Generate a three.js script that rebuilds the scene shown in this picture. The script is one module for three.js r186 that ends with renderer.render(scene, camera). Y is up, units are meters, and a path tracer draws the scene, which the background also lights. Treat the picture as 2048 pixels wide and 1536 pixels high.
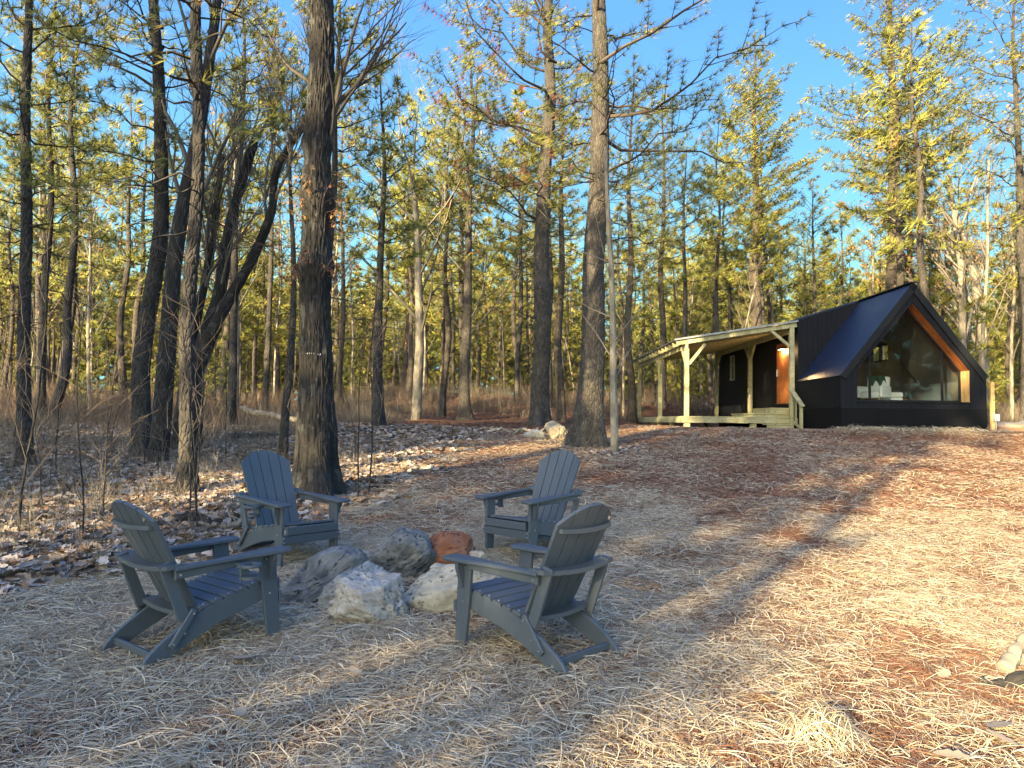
import * as THREE from 'three';
import { mergeGeometries, mergeVertices, toCreasedNormals } from 'three/addons/utils/BufferGeometryUtils.js';
import { createNoise2D, createNoise3D } from 'simplex-noise';

// ---------------------------------------------------------------- camera, sky, sun, exposure
const scene = new THREE.Scene();
const camera = new THREE.PerspectiveCamera(53.06, 4 / 3, 0.05, 900);
const PITCH = 2.75 * Math.PI / 180, ROLL = 0.7 * Math.PI / 180;
camera.position.set(0, 1.5, 0);
camera.rotation.set(PITCH, 0, ROLL, 'YXZ');

const renderer = new THREE.WebGLRenderer({ antialias: true });
renderer.toneMapping = THREE.LinearToneMapping;
renderer.toneMappingExposure = 5.4;
renderer.shadowMap.enabled = true;

const SUN_EL = 14 * Math.PI / 180;
const TO_SUN = new THREE.Vector3(-0.546 * Math.cos(SUN_EL), Math.sin(SUN_EL), 0.838 * Math.cos(SUN_EL)).normalize();
{
  const W = 512, H = 256, data = new Float32Array(W * H * 4);
  for (let r = 0; r < H; r++) {
    const el = ((r + 0.5) / H - 0.5) * Math.PI, y = Math.max(0, Math.sin(el));
    const t = 1 - Math.exp(-y * 4.2);
    for (let c = 0; c < W; c++) {
      const az = ((c + 0.5) / W - 0.5) * 2 * Math.PI, cs = Math.cos(az) * Math.cos(el) * TO_SUN.x + Math.sin(el) * TO_SUN.y + Math.sin(az) * Math.cos(el) * TO_SUN.z;
      const glow = 2.2 * Math.pow(Math.max(0, cs), 10) + 0.10 * Math.pow(Math.max(0, cs), 2), o = (r * W + c) * 4;
      data[o] = THREE.MathUtils.lerp(0.15, 0.0185, t) + glow;
      data[o + 1] = THREE.MathUtils.lerp(0.37, 0.061, t) + glow * 0.88;
      data[o + 2] = THREE.MathUtils.lerp(0.28, 0.22, t) + glow * 0.66;
      data[o + 3] = 1;
    }
  }
  const sky = new THREE.DataTexture(data, W, H, THREE.RGBAFormat, THREE.FloatType);
  sky.mapping = THREE.EquirectangularReflectionMapping; sky.magFilter = THREE.LinearFilter; sky.needsUpdate = true;
  scene.background = sky; scene.environment = sky;
}
const sun = new THREE.DirectionalLight(new THREE.Color().setRGB(1.0, 0.78, 0.44), 4.1);
sun.position.copy(TO_SUN).multiplyScalar(120);
sun.castShadow = true; sun.shadow.mapSize.set(4096, 4096); sun.shadow.radius = 1.3;
Object.assign(sun.shadow.camera, { left: -70, right: 70, top: 60, bottom: -60, near: 1, far: 320 });
scene.add(sun);

// ---------------------------------------------------------------- helpers
function rng(seed) { let a = (seed * 2654435761) >>> 0; return () => { a = (a + 0x6d2b79f5) | 0; let t = Math.imul(a ^ (a >>> 15), 1 | a); t = (t + Math.imul(t ^ (t >>> 7), 61 | t)) ^ t; return ((t ^ (t >>> 14)) >>> 0) / 4294967296; }; }
const n2 = createNoise2D(rng(11)), n3 = createNoise3D(rng(12));
const clamp = THREE.MathUtils.clamp, lerp = THREE.MathUtils.lerp, sstep = THREE.MathUtils.smoothstep;
const V = (x, y, z) => new THREE.Vector3(x, y, z);
const lin = (r, g, b) => new THREE.Color().setRGB(r, g, b);
const used = new Map();
function numbered(name) { const k = used.get(name) || 0; used.set(name, k + 1); return k ? name + '_' + String(k).padStart(3, '0') : name; }
function thing(name, label, category, p = [0, 0, 0], turn = 0, group) {
  const o = new THREE.Group(); o.name = numbered(name); scene.add(o); o.position.set(...p); o.rotation.y = turn; o.userData = { label, category };
  if (group) o.userData.group = group; return o;
}
function tag(o, label, category, group, kind) { o.userData = { label, category }; if (group) o.userData.group = group; if (kind) o.userData.kind = kind; return o; }
function mesh(name, geo, mat, parent) { const m = new THREE.Mesh(geo, mat); m.name = parent ? name : numbered(name); m.castShadow = m.receiveShadow = true; (parent || scene).add(m); return m; }

// periodic value noise for tiling textures
function hash(x, y, s) { let h = Math.imul(x, 374761393) + Math.imul(y, 668265263) + Math.imul(s, 974634777); h = Math.imul(h ^ (h >>> 13), 1274126177); return ((h ^ (h >>> 16)) >>> 0) / 4294967296; }
function pnoise(u, v, px, py, s = 0) {
  const x = u * px, y = v * py, xi = Math.floor(x), yi = Math.floor(y), fx = x - xi, fy = y - yi, a = fx * fx * (3 - 2 * fx), b = fy * fy * (3 - 2 * fy);
  const m = (i, p) => ((i % p) + p) % p, x0 = m(xi, px), x1 = m(xi + 1, px), y0 = m(yi, py), y1 = m(yi + 1, py);
  return lerp(lerp(hash(x0, y0, s), hash(x1, y0, s), a), lerp(hash(x0, y1, s), hash(x1, y1, s), a), b);
}
function pfbm(u, v, px, py, s, oct = 4) { let t = 0, a = 0.5, w = 0; for (let i = 0; i < oct; i++) { t += a * pnoise(u, v, px << i, py << i, s + i * 7); w += a; a *= 0.5; } return t / w; }
function pcell(u, v, px, py, s) {     // distance to nearest / second nearest jittered cell, with the cell's own value
  const x = u * px, y = v * py, xi = Math.floor(x), yi = Math.floor(y); let d1 = 9, d2 = 9, id = 0;
  for (let j = -1; j <= 1; j++) for (let i = -1; i <= 1; i++) {
    const cx = (((xi + i) % px) + px) % px, cy = (((yi + j) % py) + py) % py, dx = xi + i + hash(cx, cy, s) - x, dy = yi + j + hash(cx, cy, s + 1) - y, d = dx * dx + dy * dy;
    if (d < d1) { d2 = d1; d1 = d; id = hash(cx, cy, s + 2); } else if (d < d2) d2 = d;
  }
  return [Math.sqrt(d1), Math.sqrt(d2), id];
}
function tex(w, h, srgb, fn, aniso) {
  const data = new Uint8Array(w * h * 4);
  for (let j = 0; j < h; j++) for (let i = 0; i < w; i++) { const c = fn((i + 0.5) / w, (j + 0.5) / h), o = (j * w + i) * 4; for (let k = 0; k < 3; k++) data[o + k] = clamp((typeof c === 'number' ? c : c[k]) * 255, 0, 255); data[o + 3] = 255; }
  const t = new THREE.DataTexture(data, w, h); t.wrapS = t.wrapT = THREE.RepeatWrapping; t.magFilter = THREE.LinearFilter; t.minFilter = THREE.LinearFilter; if (srgb) t.colorSpace = THREE.SRGBColorSpace; t.needsUpdate = true; return t;
}
const rep = (t, x, y) => { const c = t.clone(); c.repeat.set(x, y); c.needsUpdate = true; return c; };

// geometry collector
class GB {
  constructor() { this.p = []; this.c = []; this.u = []; this.i = []; }
  vert(x, y, z, c, u = 0, v = 0) { this.p.push(x, y, z); this.c.push(c[0], c[1], c[2]); this.u.push(u, v); return this.p.length / 3 - 1; }
  tri(a, b, c) { this.i.push(a, b, c); }
  tube(pts, rad, sides, col, uvs = 1, cap = false) {       // pts: Vector3[]
    const n = pts.length; let up = V(0.3, 0.1, 1).normalize(), len = 0, rows = [];
    for (let k = 0; k < n; k++) {
      const t = (k < n - 1 ? pts[k + 1].clone().sub(pts[Math.max(0, k - 1)]) : pts[k].clone().sub(pts[k - 1])).normalize();
      const a = up.clone().addScaledVector(t, -up.dot(t)); if (a.lengthSq() < 1e-4) a.set(t.y, -t.x, 0.01); a.normalize(); up = a; const b = t.clone().cross(a);
      if (k) len += pts[k].distanceTo(pts[k - 1]);
      const row = []; for (let s = 0; s <= sides; s++) { const an = s / sides * Math.PI * 2, cx = Math.cos(an) * rad[k], sy = Math.sin(an) * rad[k]; row.push(this.vert(pts[k].x + a.x * cx + b.x * sy, pts[k].y + a.y * cx + b.y * sy, pts[k].z + a.z * cx + b.z * sy, col, s / sides * Math.PI * 2 * rad[0] * uvs, len * uvs)); }
      rows.push(row);
    }
    for (let k = 0; k < n - 1; k++) for (let s = 0; s < sides; s++) { const a = rows[k][s], b = rows[k][s + 1], c = rows[k + 1][s], d = rows[k + 1][s + 1]; this.tri(a, b, c); this.tri(b, d, c); }
    if (cap) for (const [k, f] of [[0, 1], [n - 1, 0]]) { const m = this.vert(pts[k].x, pts[k].y, pts[k].z, col); for (let s = 0; s < sides; s++) f ? this.tri(m, rows[k][s + 1], rows[k][s]) : this.tri(m, rows[k][s], rows[k][s + 1]); }
  }
  build(normals = true) {
    const g = new THREE.BufferGeometry();
    g.setAttribute('position', new THREE.Float32BufferAttribute(this.p, 3)); g.setAttribute('color', new THREE.Float32BufferAttribute(this.c, 3)); g.setAttribute('uv', new THREE.Float32BufferAttribute(this.u, 2)); g.setIndex(this.i);
    if (normals) g.computeVertexNormals(); return g;
  }
}
const boxCache = new Map();
function bevelBox(w, h, d, b = 0.004) {      // box with chamfered edges and uv in metres
  const key = [w, h, d, b].map((q) => q.toFixed(4)).join(); if (boxCache.has(key)) return boxCache.get(key);
  b = Math.min(b, w / 3, h / 3, d / 3);
  const s = new THREE.Shape(); const x = w / 2 - b, y = h / 2 - b; s.moveTo(-x, -y); s.lineTo(x, -y); s.lineTo(x, y); s.lineTo(-x, y); s.closePath();
  const g = new THREE.ExtrudeGeometry(s, { depth: d - 2 * b, bevelEnabled: true, bevelSize: b, bevelThickness: b, bevelSegments: 1, steps: 1 }); g.translate(0, 0, -(d / 2 - b)); boxCache.set(key, g); return g;
}
function box(name, x0, x1, y0, y1, z0, z1, mat, parent, b) { const m = mesh(name, bevelBox(Math.abs(x1 - x0), Math.abs(y1 - y0), Math.abs(z1 - z0), b), mat, parent); m.position.set((x0 + x1) / 2, (y0 + y1) / 2, (z0 + z1) / 2); return m; }
function bar(name, a, b, w, h, mat, parent, bev = 0.004) {   // board between two points: w across (horizontal), h in the other direction
  const d = b.clone().sub(a), L = d.length(), m = mesh(name, bevelBox(w, h, L, bev), mat, parent); m.position.copy(a).addScaledVector(d, 0.5);
  const z = d.normalize(); let x = V(0, 1, 0).cross(z); if (x.lengthSq() < 1e-6) x = V(1, 0, 0); x.normalize(); const y = z.clone().cross(x); m.quaternion.setFromRotationMatrix(new THREE.Matrix4().makeBasis(x, y, z)); return m;
}
function extrude(pts, depth, b = 0.003) { const s = new THREE.Shape(pts.map((p) => new THREE.Vector2(p[0], p[1]))); return new THREE.ExtrudeGeometry(s, { depth: Math.max(0.001, depth - 2 * b), bevelEnabled: b > 0, bevelSize: b, bevelOffset: -b, bevelThickness: b, bevelSegments: 1, steps: 1, curveSegments: 6 }).translate(0, 0, b); }

// ---------------------------------------------------------------- terrain
const TD = [-400, -60, -5, 0, 3, 4.7, 7, 10, 14, 18, 20.5, 24, 30, 40, 55, 75, 100, 160, 600], TY = [0, 0, 0, 0, 0, 0.05, 0.19, 0.42, 0.74, 1.06, 1.26, 1.34, 1.53, 2.1, 2.7, 3.2, 3.6, 4.2, 6];
function table(d) { let k = 0; while (k < TD.length - 2 && d > TD[k + 1]) k++; const t = clamp((d - TD[k]) / (TD[k + 1] - TD[k]), 0, 1); return lerp(TY[k], TY[k + 1], t); }
function ground(x, z) {
  const d = -z; let y = 0.25 * table(d - 0.8) + 0.5 * table(d) + 0.25 * table(d + 0.8);
  const far = sstep(d, 9, 22);
  y += far * 0.10 * n2(x * 0.11, z * 0.11) + 0.018 * n2(x * 0.9, z * 0.9) + 0.008 * n2(x * 3.1 + 5, z * 3.1);
  y += 0.85 * Math.exp(-(((x + 2.5) / 6) ** 2 + ((z + 35) / 4.5) ** 2)) + 0.5 * Math.exp(-(((x - 6) / 4) ** 2 + ((z + 40) / 3.5) ** 2));
  const pad = sstep(x, 3.5, 6) * sstep(-x, -22, -14.5) * sstep(d, 18.5, 20.8) * sstep(-d, -38, -34);
  return lerp(y, 1.325 + 0.01 * n2(x * 0.9, z * 0.9), pad);
}
// what lies where: straw mulch on the lawn, leaf litter on the left, bare red soil in patches
const lawnEdge = (x, z) => { const d = -z; const e = d < 7 ? -3.4 - (7 - d) * 1.2 : d < 12 ? lerp(-3.4, -1.9, (d - 7) / 5) : d < 20 ? lerp(-1.9, -1.2, (d - 12) / 8) : lerp(-1.2, 3, clamp((d - 20) / 4, 0, 1)); return sstep(x - e + 0.7 * n2(x * 0.6, z * 0.6), -0.5, 0.5) * (1 - sstep(d, 19 + 0.9 * x, 22 + 0.9 * x)); };
const soilAt = (x, z) => sstep(n2(x * 0.5 + 9, z * 0.8 - 4) * 0.55 + n2(x * 1.3, z * 1.7) * 0.4 + 0.22 * n2(x * 3.3, z * 3.6) + 0.45 * Math.exp(-(((x - 2.1) / 1.1) ** 2 + ((z + 3.5) / 0.9) ** 2)) + 0.2 * sstep(x, 0.6, 3), -0.12, 0.5);
{
  const NX = 300, NZ = 330, gx = [], gz = [];
  for (let i = 0; i <= NX; i++) { const t = i / NX * 2 - 1; gx.push(Math.sinh(t * 4.6) / Math.sinh(4.6) * 260); }
  for (let j = 0; j <= NZ; j++) { const t = j / NZ; gz.push(t < 0.12 ? lerp(150, 2, Math.pow(t / 0.12, 0.5)) : -Math.sinh((t - 0.12) / 0.88 * 4.4) / Math.sinh(4.4) * 560 + 2); }
  const g = new GB();
  for (let j = 0; j <= NZ; j++) for (let i = 0; i <= NX; i++) {
    const x = gx[i], z = gz[j], L = lawnEdge(x, z), so = soilAt(x, z), m = 0.85 + 0.3 * (0.5 + 0.5 * n2(x * 2.3, z * 2.3));
    const straw = [0.43, 0.315, 0.195], soil = [0.185, 0.088, 0.05], litter = [0.17, 0.11, 0.075];
    const lawn = [0, 1, 2].map((k) => lerp(straw[k], soil[k], 0.50 + 0.45 * so)), wood = [0, 1, 2].map((k) => lerp(litter[k], [0.165, 0.095, 0.062][k], clamp(0.5 + n2(x * 0.25, z * 0.25 + 7), 0, 1)));
    g.vert(x, ground(x, z), z, [0, 1, 2].map((k) => 1.9 * lerp(wood[k], lawn[k], L) * m), x, -z);
  }
  for (let j = 0; j < NZ; j++) for (let i = 0; i < NX; i++) { const a = j * (NX + 1) + i, b = a + 1, c = a + NX + 1, d = c + 1; g.tri(a, b, c); g.tri(b, d, c); }
  // short fibres lying every way: the pine straw the sheet is covered with
  const S = 2048, cv = document.createElement('canvas'); cv.width = cv.height = S; const q = cv.getContext('2d'), r = rng(77), bv = document.createElement('canvas'); bv.width = bv.height = S; const qb = bv.getContext('2d');
  q.fillStyle = '#7d6a5e'; q.fillRect(0, 0, S, S); qb.fillStyle = '#202020'; qb.fillRect(0, 0, S, S); q.lineCap = qb.lineCap = 'round';
  for (let k = 0; k < 26000; k++) {
    const x = r() * S, y = r() * S, a = r() * Math.PI * 2, L = 25 + r() * 95, bx = Math.cos(a) * L, by = Math.sin(a) * L, kx = (r() - 0.5) * L * 0.6, ky = (r() - 0.5) * L * 0.6, t = r(), w = 1.5 + r() * 2.6, hgt = 60 + (k / 26000) * 180;
    const c = t < 0.45 ? [214, 190, 160] : t < 0.72 ? [176, 140, 108] : t < 0.9 ? [140, 100, 78] : [96, 74, 62], v = 0.8 + r() * 0.35;
    for (const ox of [-S, 0, S]) for (const oy of [-S, 0, S]) {
      if (x + ox < -130 || x + ox > S + 130 || y + oy < -130 || y + oy > S + 130) continue;
      for (const [cx, st] of [[q, `rgb(${c.map((e) => Math.min(255, e * v) | 0)})`], [qb, `rgb(${[hgt, hgt, hgt].map((e) => e | 0)})`]]) { cx.strokeStyle = st; cx.lineWidth = w; cx.beginPath(); cx.moveTo(x + ox, y + oy); cx.quadraticCurveTo(x + ox + bx / 2 + kx, y + oy + by / 2 + ky, x + ox + bx, y + oy + by); cx.stroke(); }
    }
  }
  const mk = (c, srgb) => { const t = new THREE.CanvasTexture(c); t.wrapS = t.wrapT = THREE.RepeatWrapping; t.repeat.set(1 / 3.1, 1 / 3.1); t.rotation = 0.4; if (srgb) t.colorSpace = THREE.SRGBColorSpace; return t; };
  const mat = new THREE.MeshStandardMaterial({ vertexColors: true, map: mk(cv, true), bumpMap: mk(bv, false), bumpScale: 0.02, roughness: 1 });
  mesh('ground', g.build(), mat).userData = { kind: 'structure', label: 'forest floor of red soil, pine straw and leaf litter' };
}

// ---------------------------------------------------------------- materials
const grain = tex(512, 512, false, (u, v) => 0.5 * pfbm(u, v, 64, 4, 3, 3) + 0.5 * pfbm(u, v, 8, 2, 9, 3));
function woodTex(a, b, knots, seed) {      // grain runs along u
  return tex(512, 512, true, (u, v) => {
    let y = v * 1 + 0.02 * (pfbm(u, v, 3, 3, seed) - 0.5); let k = 0;
    for (let i = 0; i < knots; i++) { let dx = Math.abs(u - hash(i, 1, seed)), dy = Math.abs(v - hash(i, 2, seed)); dx = Math.min(dx, 1 - dx); dy = Math.min(dy, 1 - dy); const d = Math.hypot(dx * 1.0, dy * 1.6); k = Math.max(k, 1 - d / (0.012 + 0.014 * hash(i, 3, seed))); y += 0.02 * Math.exp(-d * d * 400) * (hash(i, 5, seed) - 0.5); }
    const g = 0.5 * pfbm(u, y, 2, 48, seed + 20, 3) + 0.5 * pfbm(u, y, 3, 10, seed + 40, 3), t = clamp((g - 0.3) * 2.2, 0, 1), kk = clamp(k * 2, 0, 1);
    return [0, 1, 2].map((c) => lerp(lerp(a[c], b[c], t), [0.30, 0.19, 0.10][c], kk * 0.8));
  });
}
const lumberT = woodTex([0.70, 0.66, 0.52], [0.86, 0.83, 0.70], 7, 5), cedarT = woodTex([0.50, 0.27, 0.12], [0.76, 0.48, 0.24], 9, 61), pineT = woodTex([0.74, 0.58, 0.36], [0.88, 0.74, 0.50], 8, 31);
const M = {
  lumber: new THREE.MeshStandardMaterial({ map: lumberT, roughness: 0.85, bumpMap: grain, bumpScale: 0.001, color: lin(0.60, 0.63, 0.56) }),
  cedar: new THREE.MeshStandardMaterial({ map: cedarT, roughness: 0.6, bumpMap: grain, bumpScale: 0.001 }),
  pine: new THREE.MeshStandardMaterial({ map: pineT, roughness: 0.55, bumpMap: grain, bumpScale: 0.001 }),
  siding: new THREE.MeshPhysicalMaterial({ color: lin(0.006, 0.007, 0.011), specularIntensity: 0.35, roughness: 0.6, bumpMap: grain, bumpScale: 0.0015 }),
  skirt: new THREE.MeshPhysicalMaterial({ color: lin(0.0045, 0.005, 0.0065), specularIntensity: 0.3, roughness: 0.8, bumpMap: grain, bumpScale: 0.001 }),
  roof: new THREE.MeshStandardMaterial({ color: lin(0.009, 0.019, 0.052), roughness: 0.4, metalness: 0.05, bumpMap: rep(grain, 0.5, 0.5), bumpScale: 0.0012 }),
  black: new THREE.MeshPhysicalMaterial({ color: lin(0.008, 0.0085, 0.011), specularIntensity: 0.5, roughness: 0.45 }),
  galv: new THREE.MeshStandardMaterial({ color: lin(0.42, 0.43, 0.44), roughness: 0.45, metalness: 0.7, bumpMap: grain, bumpScale: 0.0008 }),
  lining: new THREE.MeshStandardMaterial({ color: lin(0.13, 0.13, 0.12), roughness: 0.9 }),
  floor: new THREE.MeshStandardMaterial({ map: cedarT, color: lin(0.5, 0.5, 0.5), roughness: 0.5 }),
  glass: new THREE.MeshPhysicalMaterial({ color: lin(0.86, 0.90, 0.88), transmission: 1, roughness: 0.0, thickness: 0, ior: 1.5 }),
  poly: new THREE.MeshStandardMaterial({ color: lin(0.072, 0.090, 0.112), roughness: 0.5, bumpMap: rep(grain, 3, 3), bumpScale: 0.0009 }),
  steel: new THREE.MeshStandardMaterial({ color: lin(0.62, 0.62, 0.62), roughness: 0.3, metalness: 0.9 }),
  white: new THREE.MeshStandardMaterial({ color: lin(0.70, 0.70, 0.67), roughness: 0.9 }),
  green: new THREE.MeshStandardMaterial({ color: lin(0.03, 0.075, 0.045), roughness: 0.95 }),
  bed: new THREE.MeshStandardMaterial({ color: lin(0.05, 0.055, 0.05), roughness: 0.95 }),
  grey: new THREE.MeshStandardMaterial({ color: lin(0.3, 0.31, 0.32), roughness: 0.6 }),
};
const glow = (r, g, b, s) => new THREE.MeshStandardMaterial({ color: 0xffffff, emissive: lin(r, g, b), emissiveIntensity: s, roughness: 0.6 });

// ---------------------------------------------------------------- cabin
const GY = 1.36, CX = 10.92, CZ = -20.88;
const W = 1.985, SK = 0.62, EAVE = 1.48, RIDGE = 4.03, ZP = -3.12, ZB = -12.24, DORM = 3.41;
const WX = 1.53, WB = 0.80, WS = 1.66, WA = 3.50;         // window opening: half width, sill, side top, apex
const yTop = (x) => EAVE + (1 - Math.abs(x) / W) * (RIDGE - EAVE), yWin = (x) => WS + (1 - Math.abs(x) / WX) * (WA - WS);
{
  const c = thing('cabin', 'black gabled tiny cabin with a big pentagonal window', 'cabin', [CX, GY, CZ]);
  const plate = (name, pts, z, depth, mat, b = 0.003) => { const m = mesh(name, extrude(pts, depth, b), mat, c); m.position.z = z; return m; };
  // skirt sheets below the walls
  for (let k = 0; k < 4; k++) { const w = 2 * W / 4; box('skirt_panel', -W + k * w + 0.003, -W + (k + 1) * w - 0.003, -0.25, SK - 0.01, -0.04, 0.012, M.skirt, c, 0.003); }
  for (let k = 0; k < 10; k++) { const w = -ZB / 10; for (const s of [-1, 1]) box('skirt_panel', s * (W - 0.035), s * (W + 0.012), -0.25, SK - 0.01, -0.045 - k * w, -0.039 - (k + 1) * w, M.skirt, c, 0.003); }
  // upright boards of the front gable, cut round the window
  const edges = [-W]; for (let x = -W + 0.152; x < W - 0.05; x += 0.152) edges.push(x); edges.push(W);
  for (const e of [-WX, WX, 0]) { let b = 0; edges.forEach((x, i) => { if (Math.abs(x - e) < Math.abs(edges[b] - e)) b = i; }); edges[b] = e; }
  for (let k = 0; k < edges.length - 1; k++) {
    const a = edges[k] + 0.002, b = edges[k + 1] - 0.002, inside = Math.abs((a + b) / 2) < WX;
    const z = -0.04 + 0.003 * hash(k, 3, 1), up = [[a, yTop(a) - 0.02], [b, yTop(b) - 0.02]];
    if (inside) { plate('siding_board', [[a, SK], [b, SK], [b, WB], [a, WB]], z, 0.03, M.siding); plate('siding_board', [[a, yWin(a)], [b, yWin(b)], up[1], up[0]], z, 0.03, M.siding); }
    else plate('siding_board', [[a, SK], [b, SK], up[1], up[0]], z, 0.03, M.siding);
  }
  // side boards: low front part and the tall rear part, with door and window openings on the left
  const DR = { z0: -3.68, z1: -5.02, y0: 0.80, y1: 2.82 }, WN = { z0: -9.95, z1: -10.55, y0: 1.88, y1: 2.9 };
  const sideBoard = (s, z0, z1, y0, y1) => box('siding_board', s * (W - 0.03), s * (W + 0.002 * hash((z0 * 50) | 0, 2, 4)), y0, y1, z0 - 0.002, z1 + 0.002, M.siding, c, 0.003);
  for (let k = 0; k < 80; k++) {
    const z0 = -0.04 - k * 0.1525, z1 = z0 - 0.1525, zm = (z0 + z1) / 2; if (zm < ZB) break;
    const top = zm > ZP ? EAVE - 0.01 : DORM;
    for (const s of [-1, 1]) {
      const D = s < 0 && zm < DR.z0 && zm > DR.z1 ? DR : s < 0 && zm < WN.z0 && zm > WN.z1 ? WN : s > 0 && zm < -5.2 && zm > -6.6 ? { y0: 2.35, y1: 2.95 } : null;
      if (!D) sideBoard(s, z0, z1, SK, top); else { if (D.y0 > SK + 0.05) sideBoard(s, z0, z1, SK, D.y0); sideBoard(s, z0, z1, D.y1, top); }
    }
  }
  // inner linings, floor, rear wall
  const lin1 = (s, z0, z1, y0, y1) => box('wall_lining', s * (W - 0.12), s * (W - 0.034), y0, y1, z0, z1, M.lining, c, 0.002);
  lin1(-1, -0.46, -3.66, 0.6, EAVE - 0.06); lin1(1, -0.46, -5.2, 0.6, EAVE - 0.06);
  lin1(-1, -3.2, -3.66, EAVE - 0.06, DORM); lin1(-1, -3.66, -5.04, 2.84, DORM); lin1(-1, -5.04, -9.93, 0.6, DORM); lin1(-1, -9.93, -10.57, 0.6, 1.86); lin1(-1, -9.93, -10.57, 2.92, DORM); lin1(-1, -10.57, ZB, 0.6, DORM);
  lin1(1, -3.2, -5.2, EAVE - 0.06, DORM); lin1(1, -5.2, -6.6, 0.6, 2.35); lin1(1, -5.2, -6.6, 2.95, DORM); lin1(1, -6.6, ZB, 0.6, DORM);
  box('floor', -W + 0.12, W - 0.12, 0.62, 0.72, -0.46, ZB, M.floor, c, 0.002);
  plate('rear_wall', [[-W, SK], [W, SK], [W, DORM], [0, RIDGE], [-W, DORM]], ZB - 0.04, 0.1, M.siding);
  plate('partition_wall', [[-W + 0.125, 0.73], [W - 0.125, 0.73], [W - 0.125, DORM - 0.05], [0, RIDGE - 0.14], [-W + 0.125, DORM - 0.05]], -6.9, 0.08, M.lining);
  for (const s of [-1, 1]) {
    // steep front roof: sheets with raised seams on a deck
    const dx = W + 0.015, dy = RIDGE - EAVE, L = Math.hypot(dx, dy), ang = Math.atan2(dy, dx);
    const slope = (z0, z1, t0, t1, l0, l1, mat, name, bv) => {      // slab on the slope between heights t0..t1 above it
      const m = mesh(name, bevelBox(l1 - l0, t1 - t0, Math.abs(z1 - z0), bv || 0.003), mat, c), lm = (l0 + l1) / 2, tm = (t0 + t1) / 2, nx = Math.sin(ang), ny = Math.cos(ang);
      m.position.set(s * (dx - Math.cos(ang) * lm + nx * tm), EAVE + Math.sin(ang) * lm + ny * tm, (z0 + z1) / 2); m.rotation.z = s < 0 ? ang : -ang; return m;
    };
    slope(-0.455, ZP - 0.1, -0.14, -0.003, 0.02, L - 0.02, M.lining, 'roof_deck');
    slope(0.03, -0.45, -0.1, -0.003, 0.02, L - 0.02, M.black, 'roof_deck');
    for (let k = 0; k < 8; k++) { const z0 = 0.035 - k * 0.394, z1 = z0 - 0.391; slope(z0, z1, 0, 0.012, 0, L, M.roof, 'roof_sheet', 0.002);  }
    slope(0.06, 0.036, -0.16, 0.02, 0.0, L + 0.01, M.black, 'rake_trim', 0.004);
    // low shed roof of the rear part and the upright cheek that closes it to the front
    const d2 = RIDGE - DORM, L2 = Math.hypot(W, d2), a2 = Math.atan2(d2, W);
    for (let k = 0; k < 9; k++) { const m = mesh('roof_sheet', bevelBox(L2 + 0.02, 0.05, 1.005, 0.004), M.roof, c); m.position.set(s * (W / 2), (RIDGE + DORM) / 2 + 0.03, ZP - 0.51 - k * 1.013); m.rotation.z = s < 0 ? a2 : -a2; }
    const ee = []; for (let x = 0; x < W; x += 0.152) ee.push(x); ee.push(W);
    for (let k = 0; k < ee.length - 1; k++) { const a = ee[k] + 0.002, b = ee[k + 1] - 0.002, hi = (x) => RIDGE - d2 * x / W, lo = (x) => yTop(x) + 0.006; const pts = [[s * a, lo(a)], [s * b, lo(b)], [s * b, hi(b)], [s * a, hi(a)]]; if (s < 0) pts.reverse(); plate('cheek_board', pts, ZP - 0.03, 0.03, M.siding); }
    plate('cheek_lining', [[s * 0.1, yTop(0.1) - 0.05], [s * (W - 0.1), EAVE + 0.03], [s * (W - 0.1), DORM - 0.02], [s * 0.1, RIDGE - 0.08]].slice()[s < 0 ? 'reverse' : 'slice'](), ZP - 0.13, 0.06, M.lining);
    // wood-lined reveal of the big window
    const RV = -0.44, j = bevelBox(0.022, WS - WB, 0.42, 0.002), jm = mesh('window_lining', j, M.pine, c); jm.position.set(s * (WX + 0.012), (WS + WB) / 2, -0.24);
    const hl = Math.hypot(WX, WA - WS), ha = Math.atan2(WA - WS, WX), hm = mesh('window_lining', bevelBox(hl, 0.022, 0.42, 0.002), M.cedar, c); hm.position.set(s * (WX / 2 + 0.011 * Math.sin(ha)), (WS + WA) / 2 + 0.013, -0.24); hm.rotation.z = s < 0 ? ha : -ha;
  }
  mesh('ridge_cap', bevelBox(0.16, 0.03, 3.2, 0.006), M.black, c).position.set(0, RIDGE + 0.022, -1.54);
  box('window_sill', -WX - 0.02, WX + 0.02, WB - 0.03, WB - 0.003, -0.45, 0.03, M.black, c);
  box('band_trim', -W, W, SK - 0.012, SK + 0.012, -0.012, 0.02, M.black, c);
  // the great window: three panes between two mullions
  const win = new THREE.Group(); win.name = 'window'; c.add(win);
  const fr = (name, x0, x1, y0, y1) => box(name, x0, x1, y0, y1, -0.48, -0.42, M.black, win, 0.003), mu = [-0.99, 1.02];
  fr('frame', -WX, WX, WB, WB + 0.05); fr('frame', -WX, -WX + 0.05, WB, WS); fr('frame', WX - 0.05, WX, WB, WS);
  for (const m of mu) fr('mullion', m - 0.025, m + 0.025, WB + 0.05, yWin(m) - 0.03);
  for (const s of [-1, 1]) { const f = mesh('frame', bevelBox(Math.hypot(WX, WA - WS), 0.05, 0.06, 0.003), M.black, win); f.position.set(s * WX / 2, (WS + WA) / 2 - 0.03, -0.452); f.rotation.z = (s < 0 ? 1 : -1) * Math.atan2(WA - WS, WX); }
  const panes = [[-WX + 0.05, mu[0] - 0.025], [mu[0] + 0.025, mu[1] - 0.025], [mu[1] + 0.025, WX - 0.05]];
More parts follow.
